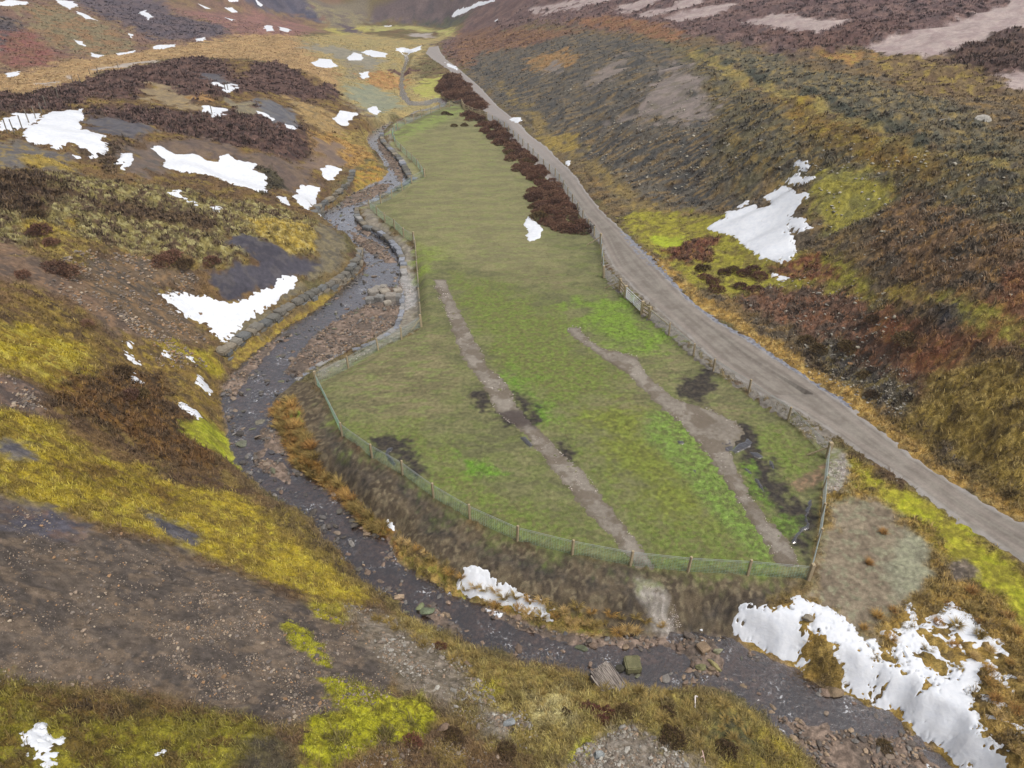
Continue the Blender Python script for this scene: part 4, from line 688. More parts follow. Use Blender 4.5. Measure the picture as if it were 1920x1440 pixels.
# ---------------------------------------------------------------- snow lying in hollows
SNL = {'field': 'patch', 'hillside': 'hillside', 'roadside': 'roadside', 'heap': 'heap', 'meadow': 'meadow', 'valley': 'valley', 'mossy': 'mossy', 'bank': 'bank'}
SLB = {
 'field': ['small ragged snow patch beside the brown heather at the right edge of the field'],
 'hillside': ['large ragged snow patch low on the right hillside','small snow patch just above the big hillside patch, left one of two','small snow patch just above the big hillside patch, right one of two','tiny snow spot highest above the big hillside patch','thin snow sliver off the upper left edge of the big hillside patch','small broken snow patch below the big hillside patch'],
 'roadside': ['thin snow streak beside the far bend of the track','small curled snow patch right of the track opposite the timber rails','tiny snow spot at the right edge of the track'],
 'heap': ['snow patch behind the old fence posts at the left edge','big snow patch on top of the left spoil heap by the old fence','lacy snow patch between the two big ones on the left heap','tiny snow spot under the lower edge of the upper left snow patch','long snow patch across the flank of the middle spoil heap','thin snow streak in mossy heather below the long snow patch','tiny snow spot right of the thin streak in the mossy heather','wedge of snow high in the dark heather','squarish snow patch in the middle of the heather band',
   'thin snow streak beside the rounded grey spoil mound, upper one','thin snow streak beside the rounded grey spoil mound, lower one','rounded snow patch above the bend of the curved stone wall','small snow lump left of the curved stone wall','snow tongue running down to the curved stone wall','large V-shaped snow patch behind the long stone wall'],
 'meadow': ['snow strip in the far top left corner','snow patch near the top edge on the dark far-left hill','snow streak trailing below the top edge patch on the far-left hill','small snow patch in the dark heather of the far-left hill','thin snow streak near the skyline on the far-left hill','snow patch on the purple far-left hillside','short snow dash under the purple hillside patch','small snow cluster at the foot of the purple hillside, left one','small snow cluster at the foot of the purple hillside, right one','small snow patch on the brown bracken slope','snow patch below it at the edge of the straw meadow','long snow strip along the back edge of the straw meadow','narrow snow strip on the back edge of the straw meadow','tiny snow spot on the far-left hill above the meadow','small snow patch right of the long meadow strip','small snow patch at the left edge of the straw meadow','snow dash on the far skyline, left of two','snow dash on the far skyline, right of two'],
 'valley': ['domed white snow patch on the grey mound in the far valley','snow patch at the left of the pale gravel flat by the stream','small snow patch on the gravel beside a dark heather clump','small snow spot on the stream bank, lower of two','tiny snow spot on the stream bank, upper of two','snow patch with small bushes left of the far stream','long double snow patch beside the far stream','ragged snow band right of the far stream','small snow patch left of the orange grass mound','small snow spot on the far yellow-green valley floor','long snow streak down the face of the farthest dark hill','small snow dash high on the right hillside','thin snow curl at the top edge over the far valley'],
 'mossy': ['tiny snow spot on the mossy slope, topmost of its cluster','short snow streak on the dark mossy slope','small snow spot near the foot of the stone wall','tiny snow speck right of it near the foot of the stone wall','small star-shaped snow patch on the dark mossy slope','oval snow patch on the mossy slope above the stream','elongated snow patch on the moss just above the stream','tiny snow speck in the yellow moss at the left','ragged snow patch on dark moss in the bottom left corner','tiny snow patch beside the ragged one in the bottom left corner','snow speck at the bottom edge below the moss'],
 'bank': ['long snow patch on the bank between the lower fence and the stream','tiny snow patch at the water where the bank narrows','snow strip between the curved stone wall and the stream','small snow patch left of the big snowfield on the stream bank','big snowfield with grass poking through on the lower right bank','thin snow strip at the right picture edge beside the big snowfield','small snow patch in the rushes right of the big snowfield','smallest snow spot in the rushes at the right edge']}
for k_ in SNW:
    for pi, pl in enumerate(SNW[k_]):
        big = k_ == 'bank' and pi == 4; wob = np.clip(np.hypot(*pl.mean(0)) / 70, .5, 1.8)
        U, Q = sub(pl, 1.2 + wob * .5); X, Y, sp = gx[U], gy[U], gsp[U]; nz = fbm(X, Y, .8 * max(wob, .8), 3, 241, sp, .7); nf = fbm(X, Y, .26 * max(wob, .8), 3, 242, sp, .7); n3 = fbm(X, Y, 3.5, 2, 243, sp)
        s = np.minimum(poly_sd(X, Y, pl) + (.40 * nz + .48 * nf + .10) * wob, (gz[U] - water_z(X, Y) - .12) * 1.5)
        if wob > 1.3: s = np.where(s > -1.6, s + .7 * fbm(X, Y * .7, 2.4, 3, 255, None, .75) - .08, s)      # far patches: ragged at the scale of the heather
        if big:
            hs = np.full(len(U), -9.)
            for h in HLW: hs = np.maximum(hs, poly_sd_box(X, Y, h, 3.0))
            s = np.minimum(s, -hs + .45 * nz)
            tuft = fbm(X * .8 + Y * .5, Y * 1.3 - X * .5, .9, 4, 247, sp, .65)                        # rushes push through the right-hand half
            s = s - np.where(s > 0, sstep(19, 26, X + .25 * (Y - 25)) * sstep(.24, .36, tuft) * .8 + sstep(.25, .36, fbm(X, Y, .4, 3, 249, sp, .65)) * .55, 0)
        s = s - sstep(.16, .3, fbm(X, Y, .33 * wob, 3, 251, sp, .7)) * np.clip(1.3 - .9 * s / wob, 0, 1) * .55 * wob
        T = .10 if big else .08
        o = sheet('snow_patch', s > -.5, lambda u: gz[U[u]] + .13 * g_rel[U[u]] + .04 + np.where(s[u] < 0, s[u] * .7, T * (1 - np.exp(-s[u] * 5))) + .05 * n3[u] + .012 * nf[u], None, M_SNOW, U=U, Q=Q)
        if o: tag(o, SLB[k_][pi], 'snow', 'snow patches left from the thaw')

# ---------------------------------------------------------------- rocks
import bmesh
def ico(sub):
    bm = bmesh.new(); bmesh.ops.create_icosphere(bm, subdivisions=sub, radius=1)
    V = np.array([v.co[:] for v in bm.verts]); Fc = np.array([[v.index for v in f.verts] for f in bm.faces]); bm.free(); return V, Fc
def rockshape(seed, sub, flat=.6):
    r = np.random.default_rng(seed); V, Fc = ico(sub); V = V.copy()
    for _ in range(9):
        n = r.normal(size=3); n[2] *= .9; n /= np.linalg.norm(n); d = r.uniform(.42, .8)
        e = V @ n - d; V -= np.where(e > 0, e, 0)[:, None] * n
    V *= [1, r.uniform(.55, .9), flat * r.uniform(.6, 1.2)]
    V += r.normal(size=V.shape) * .015; return V, Fc
ROCKS_S = [rockshape(i, 1) for i in range(10)]; ROCKS_L = [rockshape(40 + i, 2, .45) for i in range(12)]
RCOL = [(118, 112, 106), (92, 84, 80), (140, 118, 100), (126, 104, 90), (148, 138, 124), (104, 102, 104), (134, 120, 90)]
GREY_ = None
def scatter_rocks(name, X, Y, S, label, cat, cols=RCOL, sink=.25, group=None, gain=1.0, zf=None):
    Vs, Fs, Cs = [], [], []; off = 0
    zz = (zf or gheight)(X, Y); pick = rng.integers(0, 10, len(X)); cc = np.array([alb(c) for c in cols])[rng.integers(0, len(cols), len(X))] * rng.uniform(.7, 1.3, (len(X), 1)) * gain
    for k in range(10):
        I = np.nonzero(pick == k)[0]
        if I.size == 0: continue
        V, Fc = ROCKS_S[k]; a = rng.random(I.size) * 6.283; ca, sa = np.cos(a), np.sin(a)
        P_ = np.empty((I.size, len(V), 3)); P_[..., 0] = (V[:, 0] * ca[:, None] - V[:, 1] * sa[:, None]) * S[I][:, None] + X[I][:, None]
        P_[..., 1] = (V[:, 0] * sa[:, None] + V[:, 1] * ca[:, None]) * S[I][:, None] + Y[I][:, None]
        P_[..., 2] = (V[:, 2] + V[:, 2].max() * (1 - 2 * sink)) * S[I][:, None] + zz[I][:, None]
        Vs.append(P_.reshape(-1, 3)); Fs.append((Fc[None] + (np.arange(I.size) * len(V))[:, None, None] + off).reshape(-1, 3)); Cs.append(np.repeat(cc[I], len(V), 0)); off += I.size * len(V)
    me = new_mesh(name, np.concatenate(Vs), np.concatenate(Fs), np.concatenate(Cs))
    return tag(link(name, me, M_ROCK), label, cat, group, 'stuff')
def rand_in(poly, n):
    poly = np.asarray(poly); lo, hi = poly.min(0), poly.max(0); out = np.empty((0, 2))
    while len(out) < n:
        q = rng.uniform(lo, hi, (n * 4, 2)); out = np.concatenate([out, q[poly_sd(q[:, 0], q[:, 1], poly) > 0]])
    return out[:n]
def rand_px(poly, n, hf=None):
    """points spread evenly over what the outline covers in view (more of them where they are seen large)"""
    q = rand_in(poly, n); return cast(q, gfast)
# streambed stones
CH = np.array(CHAN); q = rand_in(CH, 30000)
cs = flds(q[:, 0], q[:, 1])[2]; bars = np.full(len(q), -1.)
for b in BARS: bars = np.maximum(bars, poly_sd_box(q[:, 0], q[:, 1], b, 1.0))
up = sstep(30, 36, q[:, 1])
den = np.clip(.2 - .02 * up + .9 * (bars > -.1) + np.where(up > .5, .35, .75) * (cs < .45), 0, 1) * sstep(220, 60, q[:, 1]).clip(.25, 1)
den *= np.clip(.5 + 2.2 * fbm(q[:, 0], q[:, 1], 1.4, 2, 301), 0, 1.2)
q = q[rng.random(len(q)) < den]
onbar = np.zeros(len(q), bool)
for b in BARS: onbar |= poly_sd_box(q[:, 0], q[:, 1], b, 1.0) > 0
cs = flds(q[:, 0], q[:, 1])[2]; S = rng.lognormal(-2.35, .45, len(q)).clip(.04, .34) * np.where((q[:, 1] < 33) & (cs < .9), 1.3, 1)
_rise = (rng.random(len(q)) < .34) & (q[:, 1] > 31) & ~onbar
scatter_rocks('streambed_stones', q[~_rise, 0], q[~_rise, 1], S[~_rise], 'small grey and rust-brown stones covering the bed of the stream', 'stones', [(108, 92, 80), (120, 102, 88), (94, 86, 80), (104, 100, 96), (134, 116, 96), (84, 76, 70)])
scatter_rocks('riffle_stones', q[_rise, 0], q[_rise, 1], S[_rise] * 1.5, 'dark wet stones breaking the surface in the riffles of the stream', 'stones', [(92, 88, 86), (74, 70, 68), (112, 108, 104), (84, 78, 72)], zf=lambda X, Y: np.maximum(gheight(X, Y), water_z(X, Y) - .06))
# the largest stones in the stream, each its own thing
RB = []
for k in range(12):
    V, Fc = ROCKS_L[k]; V = V * [1, 1, .8]; base = alb([(104, 100, 96), (88, 84, 78), (96, 96, 78), (124, 110, 96), (110, 92, 80), (80, 78, 80)][k % 6])
    RB.append(new_mesh('stream_boulder', V, Fc, np.tile(base, (len(V), 1))))
REG = [(('lower reach below the bank snow'), lambda x, y: y < 28.5), ('middle reach under the lower fence', lambda x, y: y < 38), ('stony reach beside the left moss slope', lambda x, y: y < 60), ('shallow reach below the stone wall', lambda x, y: y < 85), ('far narrow reach above the wall', lambda x, y: True)]
q = rand_in(CH, 3400); z_ = macro(q[:, 0], q[:, 1])
pxq = 960 + F_PX * q[:, 0] / (q[:, 1] * CP - (z_ - CAMH) * SP); pyq = 720 - F_PX * (q[:, 1] * SP + (z_ - CAMH) * CP) / (q[:, 1] * CP - (z_ - CAMH) * SP)
vis = (pxq > 5) & (pxq < 1915) & (pyq > 230) & (pyq < 1432)
cs = flds(q[:, 0], q[:, 1])[2]; w = np.where(q[:, 1] < 33, np.where(cs < .5, .5, .10), np.where(cs < .8, .6, .35)) * np.clip(q[:, 1] / 50, .5, 1)
q = q[vis & (rng.random(len(q)) < w)][:275]
for i, (x, y) in enumerate(q):
    o = bpy.data.objects.new('stream_boulder', RB[i % 12]); COL.objects.link(o)
    if not o.data.materials: o.data.materials.append(M_ROCK)
    s = float(rng.uniform(.17, .42)) * (1.0 if y > 33 else .8)
    o.location = (x, y, max(float(gheight([x], [y])[0]), float(water_z(np.array(x), np.array(y))) - .04) + .16 * s); o.scale = (s, s * rng.uniform(.7, 1.1), s * rng.uniform(.5, .9)); o.rotation_euler = (rng.normal() * .12, rng.normal() * .12, rng.random() * 6.28)
    rg = next(r for r in REG if r[1](x, y))[0]
    tag(o, 'flat-faced stone standing out of the water in the ' + rg, 'boulder', 'stones standing in the ' + rg)
def big_rock(px, py, size, col, label, seed, flat=.6, sc=(1, 1, 1), rz=0., sink=.2, box=False, tilt=(0, 0), name='boulder', cat='boulder', mat=None):
    p = P([(px, py)])[0]
    if box:
        r = np.random.default_rng(seed); bm = bmesh.new(); bmesh.ops.create_cube(bm, size=2); bmesh.ops.bevel(bm, geom=bm.edges[:], offset=.16, segments=2, affect='EDGES')
        bmesh.ops.subdivide_edges(bm, edges=bm.edges[:], cuts=2, use_grid_fill=True)
        V = np.array([v.co[:] for v in bm.verts]); bmesh.ops.triangulate(bm, faces=bm.faces[:]); Fc = np.array([[v.index for v in f.verts] for f in bm.faces]); bm.free()
        V = V + .05 * np.column_stack([perlin(V[:, (i + 1) % 3] * 1.3 + seed, V[:, i] * 1.3, seed) for i in range(3)]) * 1.5; V[:, 2] *= flat
    else: V, Fc = rockshape(seed, 3, flat)
    V = V * sc * size; me = new_mesh(name, V, Fc, np.tile(alb(col), (len(V), 1)) * (1 + .5 * fbm(V[:, 0], V[:, 1] + V[:, 2], .3, 3, seed))[:, None])
    o = link(name, me, mat or M_ROCK, None, (p[0], p[1], p[2] + V[:, 2].max() * (1 - 2 * sink))); o.rotation_euler = (tilt[0], tilt[1], rz); return tag(o, label, cat)
big_rock(1185, 1252, .42, (100, 98, 70), 'squared mossy green block standing alone in the lower stream', 3, .7, box=True, rz=.05)
big_rock(1160, 1258, .33, (66, 64, 54), 'dark round boulder touching the squared mossy block', 4, .9)
big_rock(1512, 1164, .38, (120, 112, 98), 'pale rough boulder poking out of the big snowfield', 5, .9)
big_rock(1563, 1296, .5, (112, 96, 76), 'broad brown rock at the stream edge below the snowfield', 6, .5)
big_rock(1392, 1290, .4, (116, 100, 80), 'low tan rock at the near edge of the lower stream', 7, .4)
big_rock(800, 1147, .5, (96, 104, 82), 'large flat green-grey slab in the middle of the stream bend', 8, .3, rz=.4)
big_rock(788, 1140, .35, (110, 116, 84), 'smaller mossy slab leaning on the large green-grey slab', 9, .35, rz=1)
big_rock(1090, 1218, .42, (84, 88, 68), 'dark green rock near the middle of the lower stream', 10, .4)
big_rock(1345, 1225, .34, (130, 128, 104), 'rounded pale rock in the pile under the bank snow', 12, .7)
big_rock(1338, 1248, .4, (132, 124, 84), 'long tan stone lowest in the pile under the bank snow', 13, .5, sc=(1.3, .6, 1), rz=-.9)
big_rock(1318, 1218, .3, (122, 104, 84), 'squarish brown stone in the pile under the bank snow', 14, .6, box=True, rz=.5)
big_rock(1315, 1252, .36, (112, 110, 78), 'flat olive stone in the pile under the bank snow', 15, .4, rz=.2)
big_rock(487, 793, .55, (104, 100, 88), 'pale flat slab in the stream beside the mossy slope', 16, .4)
big_rock(455, 835, .6, (96, 98, 84), 'wide mossy slab at the left side of the stream', 17, .35)
big_rock(375, 590, .35, (110, 92, 74), 'small brown rock poking through the V-shaped snow patch', 18, .7)
big_rock(1120, 1418, .3, (124, 128, 128), 'grey boulder in the stones at the bottom edge', 19, .8)
big_rock(955, 1358, .32, (128, 132, 134), 'pale lichened boulder among the foreground stones', 20, .8)
big_rock(830, 1366, .34, (108, 90, 76), 'reddish broken rock sitting in the foreground moss', 21, .6, rz=.4)
big_rock(1842, 228, .9, (150, 146, 138), 'pale boulder high on the right hillside', 22, .8)
big_rock(1772, 230, .7, (128, 126, 120), 'grey boulder left of the pale one on the right hillside', 23, .7)
big_rock(1595, 682, .3, (138, 108, 76), 'orange-brown rock above the ditch on the right slope', 24, .6)
for i, (px, py, s) in enumerate([(700,552,.42),(712,562,.38),(722,551,.40),(733,560,.42),(744,560,.38),(746,549,.34),(708,545,.36),(694,565,.34),(727,571,.3),(719,541,.3)]):
    big_rock(px, py, s * 1.25, [(132, 126, 118), (118, 116, 112), (142, 134, 122)][i % 3], ('squared grey block in the short stone weir, ' + ['front left','front, second from left','centre of the front row','front, right of centre','far right','back right','back left','outermost left','low front','back centre'][i]), 60 + i, .7, box=True, rz=float(rng.uniform(-.5, .5)), sink=.3, name='weir_block', cat='stone block').__setitem__('group', 'blocks of the stone weir')
# striated shale slab lying on the near bank
m_, nt_, b_ = mat_new('striated_shale'); _t = nt_.nodes.new('ShaderNodeTexCoord'); _mp = nt_.nodes.new('ShaderNodeMapping'); _mp.inputs['Scale'].default_value = (1.2, 14, 14)
_n = nt_.nodes.new('ShaderNodeTexNoise'); _n.inputs['Scale'].default_value = 1.6; _n.inputs['Detail'].default_value = 6; _r = nt_.nodes.new('ShaderNodeValToRGB')
_r.color_ramp.elements[0].position = .4; _r.color_ramp.elements[0].color = (*alb((66, 58, 54)), 1); _r.color_ramp.elements[1].position = .62; _r.color_ramp.elements[1].color = (*alb((142, 132, 122)), 1)
nt_.links.new(_t.outputs['Object'], _mp.inputs[0]); nt_.links.new(_mp.outputs[0], _n.inputs[0]); nt_.links.new(_n.outputs[0], _r.inputs[0]); nt_.links.new(_r.outputs[0], b_.inputs['Base Color']); b_.inputs['Roughness'].default_value = .85
_bp = nt_.nodes.new('ShaderNodeBump'); _bp.inputs['Distance'].default_value = .05; nt_.links.new(_n.outputs[0], _bp.inputs['Height']); nt_.links.new(_bp.outputs[0], b_.inputs['Normal'])
big_rock(1141, 1285, .8, (140, 132, 126), 'grey striated slab lying tilted on the near stream bank', 31, .3, box=True, sc=(1.15, .8, 1), rz=-.95, tilt=(.05, .3), name='shale_slab', cat='slab', mat=m_)

# loose stones on the scree and slopes
def scree(name, polys, label, cols, s0, sg, smax, cat='stones', gain=1.0):
    X = np.concatenate([rand_px(p, n) for p, n in polys]); r_ = np.hypot(X[:, 0], X[:, 1])
    S = (rng.lognormal(math.log(s0), sg, len(X)) * np.clip(r_ / 32, .8, 3)).clip(.02, smax)
    kz = np.clip(.45 + 2.4 * fbm(X[:, 0], X[:, 1], 1.8, 3, 311), 0.06, 1.2); m = rng.random(len(X)) < kz
    return scatter_rocks(name, X[m, 0], X[m, 1], S[m], label, cat, cols, gain=gain)
TANS = [(136, 120, 104), (116, 102, 90), (148, 134, 116), (144, 114, 84), (104, 96, 90), (124, 114, 104), (94, 86, 80)]
GREY = [(132, 126, 116), (116, 108, 98), (146, 142, 134), (128, 110, 92), (104, 94, 84)]
SC1 = [(0,945),(100,965),(200,995),(330,1025),(440,1072),(520,1112),(640,1160),(715,1200),(755,1270),(715,1325),(600,1340),(540,1365),(400,1335),(300,1305),(150,1290),(0,1288)]
scree('scree_stones', [(SC1, 9000), ([(400,1080),(640,1160),(740,1240),(700,1320),(560,1340),(380,1300),(250,1180)], 6500), ([(640,1400),(800,1380),(900,1400),(960,1440),(640,1440)], 1500)], 'loose tan and grey stones strewn over the dark foreground scree', TANS, .034, .6, .2, gain=1.0)
scree('bank_stones', [([(640,1130),(720,1150),(800,1200),(880,1245),(930,1300),(1000,1370),(900,1370),(800,1300),(700,1230)], 3600), ([(1090,1400),(1180,1360),(1260,1400),(1330,1440),(1060,1440)], 2600), ([(860,1330),(980,1320),(1020,1400),(900,1420)], 900)], 'pale lichened stones heaped along the near stream bank', GREY, .07, .5, .22)
scree('heap_stones', [([(130,470),(260,480),(380,520),(330,590),(400,650),(300,660),(200,600),(60,520)], 2600), ([(0,700),(60,720),(90,770),(0,765)], 500), ([(600,690),(660,655),(740,610),(750,590),(700,610),(600,665)], 500), ([(200,560),(330,640),(400,690),(300,690)], 900)], 'loose reddish stones on the left spoil slopes', TANS, .06, .4, .25)
scree('hillside_stones', [([(1380,560),(1540,500),(1700,560),(1700,780),(1500,700)], 700), ([(1050,150),(1290,120),(1400,300),(1250,390),(1100,300)], 800), ([(1400,200),(1900,320),(1900,560),(1600,480),(1400,330)], 700), ([(1500,640),(1720,700),(1700,800),(1560,720)], 400)], 'small pale stones scattered across the right hillside', [(146, 140, 124), (128, 124, 116), (158, 152, 138)], .055, .45, .28)
scree('drain_pebbles', [(GS1, 5200), (GS2, 5200), ([(1555,845),(1586,855),(1586,885),(1570,920),(1550,922)], 900), ([(735,512),(765,502),(778,540),(770,575),(752,585),(750,560)], 700), ([(1212,1096),(1238,1106),(1266,1132),(1278,1176),(1252,1184),(1230,1162)], 900), ([(1477,792),(1560,850),(1500,792)], 300), ([(597,702),(640,680),(700,652),(690,662),(640,690)], 260)], 'pale limestone pebbles filling the two gravel drains', [(168, 158, 152), (140, 128, 122), (120, 106, 100), (182, 174, 166)], .028, .35, .09)

# ---------------------------------------------------------------- stone walls along the stream
def stone_wall(name, px, length, width, height, label, cols, lift=0.0, seed=0, taper=0):
    """irregular blocks laid end to end along a line on the land"""
    r = np.random.default_rng(seed); L = P(px); seg = np.r_[0, np.cumsum(np.hypot(*(L[1:, :2] - L[:-1, :2]).T))]
    d = 0; V_, F_, C_ = [], [], []; off = 0
    while d < seg[-1]:
        l = length * r.uniform(.7, 1.35); m = min(d + l / 2, seg[-1])
        c = np.array([np.interp(m, seg, L[:, i]) for i in range(3)]); a = np.array([np.interp(max(m - .3, 0), seg, L[:, i]) for i in range(2)]); b = np.array([np.interp(min(m + .3, seg[-1]), seg, L[:, i]) for i in range(2)])
        t = (b - a) / (np.linalg.norm(b - a) + 1e-9); n = np.array([-t[1], t[0]])
        rows = max(1, int(round(height / .42)))
        for rw in range(rows):
            h = height / rows; w = width * r.uniform(.85, 1.15); sh = r.uniform(-.1, .1) + (0.06 * (rw - rows + 1))
            bm = bmesh.new(); bmesh.ops.create_cube(bm, size=1); bmesh.ops.bevel(bm, geom=bm.edges[:], offset=.11, segments=2, affect='EDGES')
            V = np.array([v.co[:] for v in bm.verts]); bmesh.ops.triangulate(bm, faces=bm.faces[:]); Fc = np.array([[v.index for v in f.verts] for f in bm.faces]); bm.free()
            V = V + r.normal(size=V.shape) * .025; V = V * [l * .97, w, h * .98]; V[:, 2] += r.normal() * .03; ro = r.normal() * .06; x, y = V[:, 0] * math.cos(ro) - V[:, 1] * math.sin(ro), V[:, 0] * math.sin(ro) + V[:, 1] * math.cos(ro)
            base = float(water_z(c[0], c[1])) + .42 if lift is None else c[2] + lift
            X = c[0] + t[0] * (x + (rw % 2) * l * .3) + n[0] * (y + sh); Y = c[1] + t[1] * (x + (rw % 2) * l * .3) + n[1] * (y + sh)
            V_.append(np.column_stack([X, Y, V[:, 2] + base - h * (rows - 1 - rw)])); F_.append(Fc + off); off += len(V)
            C_.append(np.tile(alb(cols[r.integers(len(cols))]) * r.uniform(.8, 1.2), (len(V), 1)))
        d += l
    me = new_mesh(name, np.concatenate(V_), np.concatenate(F_), np.concatenate(C_)); return tag(link(name, me, M_WALL), label, 'wall')
WC = [(110, 106, 98), (96, 94, 88), (120, 112, 98), (98, 99, 98)]; RC = [(124, 127, 135), (112, 115, 122), (132, 130, 128)]
stone_wall('stone_wall', [(408,662),(432,648),(455,632),(480,614),(508,600),(527,582),(560,563),(590,546),(625,528),(648,510),(666,490),(671,468)], 1.0, 1.1, 1.3, 'long rough block wall curving along the left stream bank', WC, .05, 1)
stone_wall('stone_wall', [(586,398),(598,384),(618,368),(640,352),(655,338),(660,322)], 1.3, 1.1, 1.4, 'short curved block wall upstream, above the snow strip', WC, -.1, 2)
stone_wall('stone_edging', [(556,716),(587,692),(633,670),(668,656),(707,640),(738,621),(752,600),(756,572),(755,548)], .9, .55, .35, 'row of flat blue-grey edging slabs round the field corner', RC, -.02, 3)
stone_wall('stone_edging', [(757,522),(756,489),(749,475),(736,461),(727,450),(705,436),(687,428),(672,410),(670,399),(690,382),(723,365),(757,347),(772,338)], 1.2, .8, .8, 'weathered grey stone edging along the middle of the stream', RC + WC, None, 4)
stone_wall('stone_edging', [(773,337),(761,321),(754,306),(736,286),(724,274),(718,264),(718,253),(724,243)], 1.4, 1.0, .8, 'far grey stone edging under the upper corner of the field', RC + WC, None, 5)

# ---------------------------------------------------------------- fences
def box_mesh(dx, dy, dz, z0=0, ch=.01):
    bm = bmesh.new(); bmesh.ops.create_cube(bm, size=1)
    for v in bm.verts: v.co.x *= dx; v.co.y *= dy; v.co.z = (v.co.z + .5) * dz + z0
    bmesh.ops.bevel(bm, geom=bm.edges[:], offset=ch, segments=1, affect='EDGES'); me = bpy.data.meshes.new('post'); bm.to_mesh(me); bm.free(); return me
def bar_arrays(p0, p1, w, h=None):
    """a square-section bar between two points"""
    p0 = np.asarray(p0, float); p1 = np.asarray(p1, float); h = h or w; d = p1 - p0; L = np.linalg.norm(d); d = d / L
    up = np.array([0, 0, 1.]) if abs(d[2]) < .95 else np.array([1., 0, 0]); s = np.cross(d, up); s /= np.linalg.norm(s); u = np.cross(s, d)
    V = [p + a * s * w / 2 + b * u * h / 2 for p in (p0, p1) for a, b in ((-1, -1), (1, -1), (1, 1), (-1, 1))]
    F_ = [(0, 1, 2, 3), (7, 6, 5, 4), (0, 4, 5, 1), (1, 5, 6, 2), (2, 6, 7, 3), (3, 7, 4, 0)]
    return np.array(V), np.array(F_)
def bars_mesh(name, bars):
    V_, F_ = [], []; off = 0
    for b in bars:
        V, Fq = bar_arrays(*b); V_.append(V); F_.append(Fq + off); off += len(V)
    return new_mesh(name, np.concatenate(V_), np.concatenate(F_))
ME_POST = box_mesh(.13, .13, 1.5, -.3); ME_STRAIN = box_mesh(.2, .2, 1.65, -.35, .015); ME_OLD = box_mesh(.10, .10, 1.5, -.3)
ME_POST.name = 'fence_post'; ME_POST.materials.append(M_WOOD); ME_STRAIN.materials.append(M_WOOD); ME_OLD.materials.append(M_OLDWOOD)
def resample(pts, step):
    q = [pts[0]]
    for a, b in zip(pts[:-1], pts[1:]):
        n = max(1, int(round(np.hypot(*(b[:2] - a[:2])) / step)))
        for i in range(1, n + 1): q.append(a + (b - a) * i / n)
    return np.array(q)
def fence(name, px, label, step=None, netting=True, strainers=(), struts=(), old=False, ht=1.1, green=False):
    L = P(px)
    pts = resample(L, step) if step else L
    pts[:, 2] = gheight(pts[:, 0], pts[:, 1])
    root = empty(name, tuple(pts[0])); tag(root, label, 'fence')
    o0 = pts[0]
    for i, p in enumerate(pts):
        st = any(np.hypot(*(L[s][:2] - p[:2])) < .2 for s in strainers)
        o = bpy.data.objects.new('strainer_post' if st else 'post', ME_STRAIN if st else (ME_OLD if old else ME_POST)); COL.objects.link(o); o.parent = root
        o.location = tuple(p - o0); o.rotation_euler = (rng.normal() * .02, rng.normal() * .02, rng.random()); o.scale = (1, 1, ht / 1.1 * rng.uniform(.96, 1.04))
    for s, dx, dy in struts:
        a = L[s] + [dx, dy, 0]; a[2] = gheight(a[0], a[1]); link('strut', bars_mesh('strut', [(L[s] - o0 + [0, 0, .95], a - o0 + [0, 0, .02], .08)]), M_WOOD, root)
    wires = []
    for a, b in zip(pts[:-1], pts[1:]):
        a, b = a - o0, b - o0
        for h in ((.98, 1.08) if netting else (.35, .65, .95)): wires.append((a + [0, 0, h * ht / 1.1], b + [0, 0, h * ht / 1.1], .016))
    if not old: link('wire', bars_mesh('wire', wires), M_WIRE, root)
    if netting:
        V_, F_ = [], []; off = 0; hs_ = np.arange(.03, .95, .12)
        for a, b in zip(pts[:-1], pts[1:]):
            a, b = a - o0, b - o0; d = b - a; Ln = np.hypot(d[0], d[1]); n = np.array([-d[1], d[0], 0]) / (Ln + 1e-9); w = .005
            t = d / np.linalg.norm(d)
            for h in hs_:
                p0 = a + [0, 0, h]; p1 = b + [0, 0, h]
                V_.append(np.array([p0 + [0, 0, w], p1 + [0, 0, w], p1 + n * w, p0 + n * w, p0 - n * w, p1 - n * w])); F_.append(np.array([(0, 1, 2, 3), (0, 4, 5, 1), (3, 2, 5, 4)]) + off); off += 6
            for k in np.arange(0, Ln, .16):
                p0 = a + d * (k / Ln) + [0, 0, .03]; p1 = p0 + [0, 0, .92]
                V_.append(np.array([p0 + t * w, p1 + t * w, p1 - t * w * .5 + n * w, p0 - t * w * .5 + n * w, p0 - t * w * .5 - n * w, p1 - t * w * .5 - n * w])); F_.append(np.array([(0, 1, 2, 3), (0, 4, 5, 1), (3, 2, 5, 4)]) + off); off += 6
        link('netting', new_mesh('netting', np.concatenate(V_), np.concatenate(F_)), M_NET if green else M_WIRE, root)
    return root
fence('netting_fence', [(1515,1088),(1402,1078),(1290,1072),(1182,1060),(1073,1040),(970,1015),(881,975),(813,933),(755,890),(698,858),(642,817),(594,722)], 'curved timber post fence with green netting along the lower field edge', strainers=(0, 11), green=True)
fence('netting_fence', [(1515,1088),(1532,1020),(1538,975),(1543,920),(1550,858)], 'short straight netting fence closing the right-hand end of the field', strainers=(4,))
fence('netting_fence', [(1550,858),(1477,789),(1403,738),(1337,696),(1300,668),(1254,629),(1217,598)], 'new netting fence between the wide end of the field and the track', strainers=(0, 6), struts=((0, -1.1, .5), (6, 1.5, -1.6)))
fence('netting_fence', [(1162,545),(1132,520),(1126,458),(1103,428),(1041,331),(990,283),(946,242),(913,222)], 'long netting fence beside the brown heather and the track', step=3.2, strainers=(0, 1, 2), struts=((0, -1.4, .9), (2, -1.6, .1)))
fence('netting_fence', [(594,722),(653,691),(709,657),(753,637),(790,613)], 'low netting fence above the blue-grey edging slabs', step=3.0, strainers=(4,), struts=((4, -.8, -.9),), green=True)
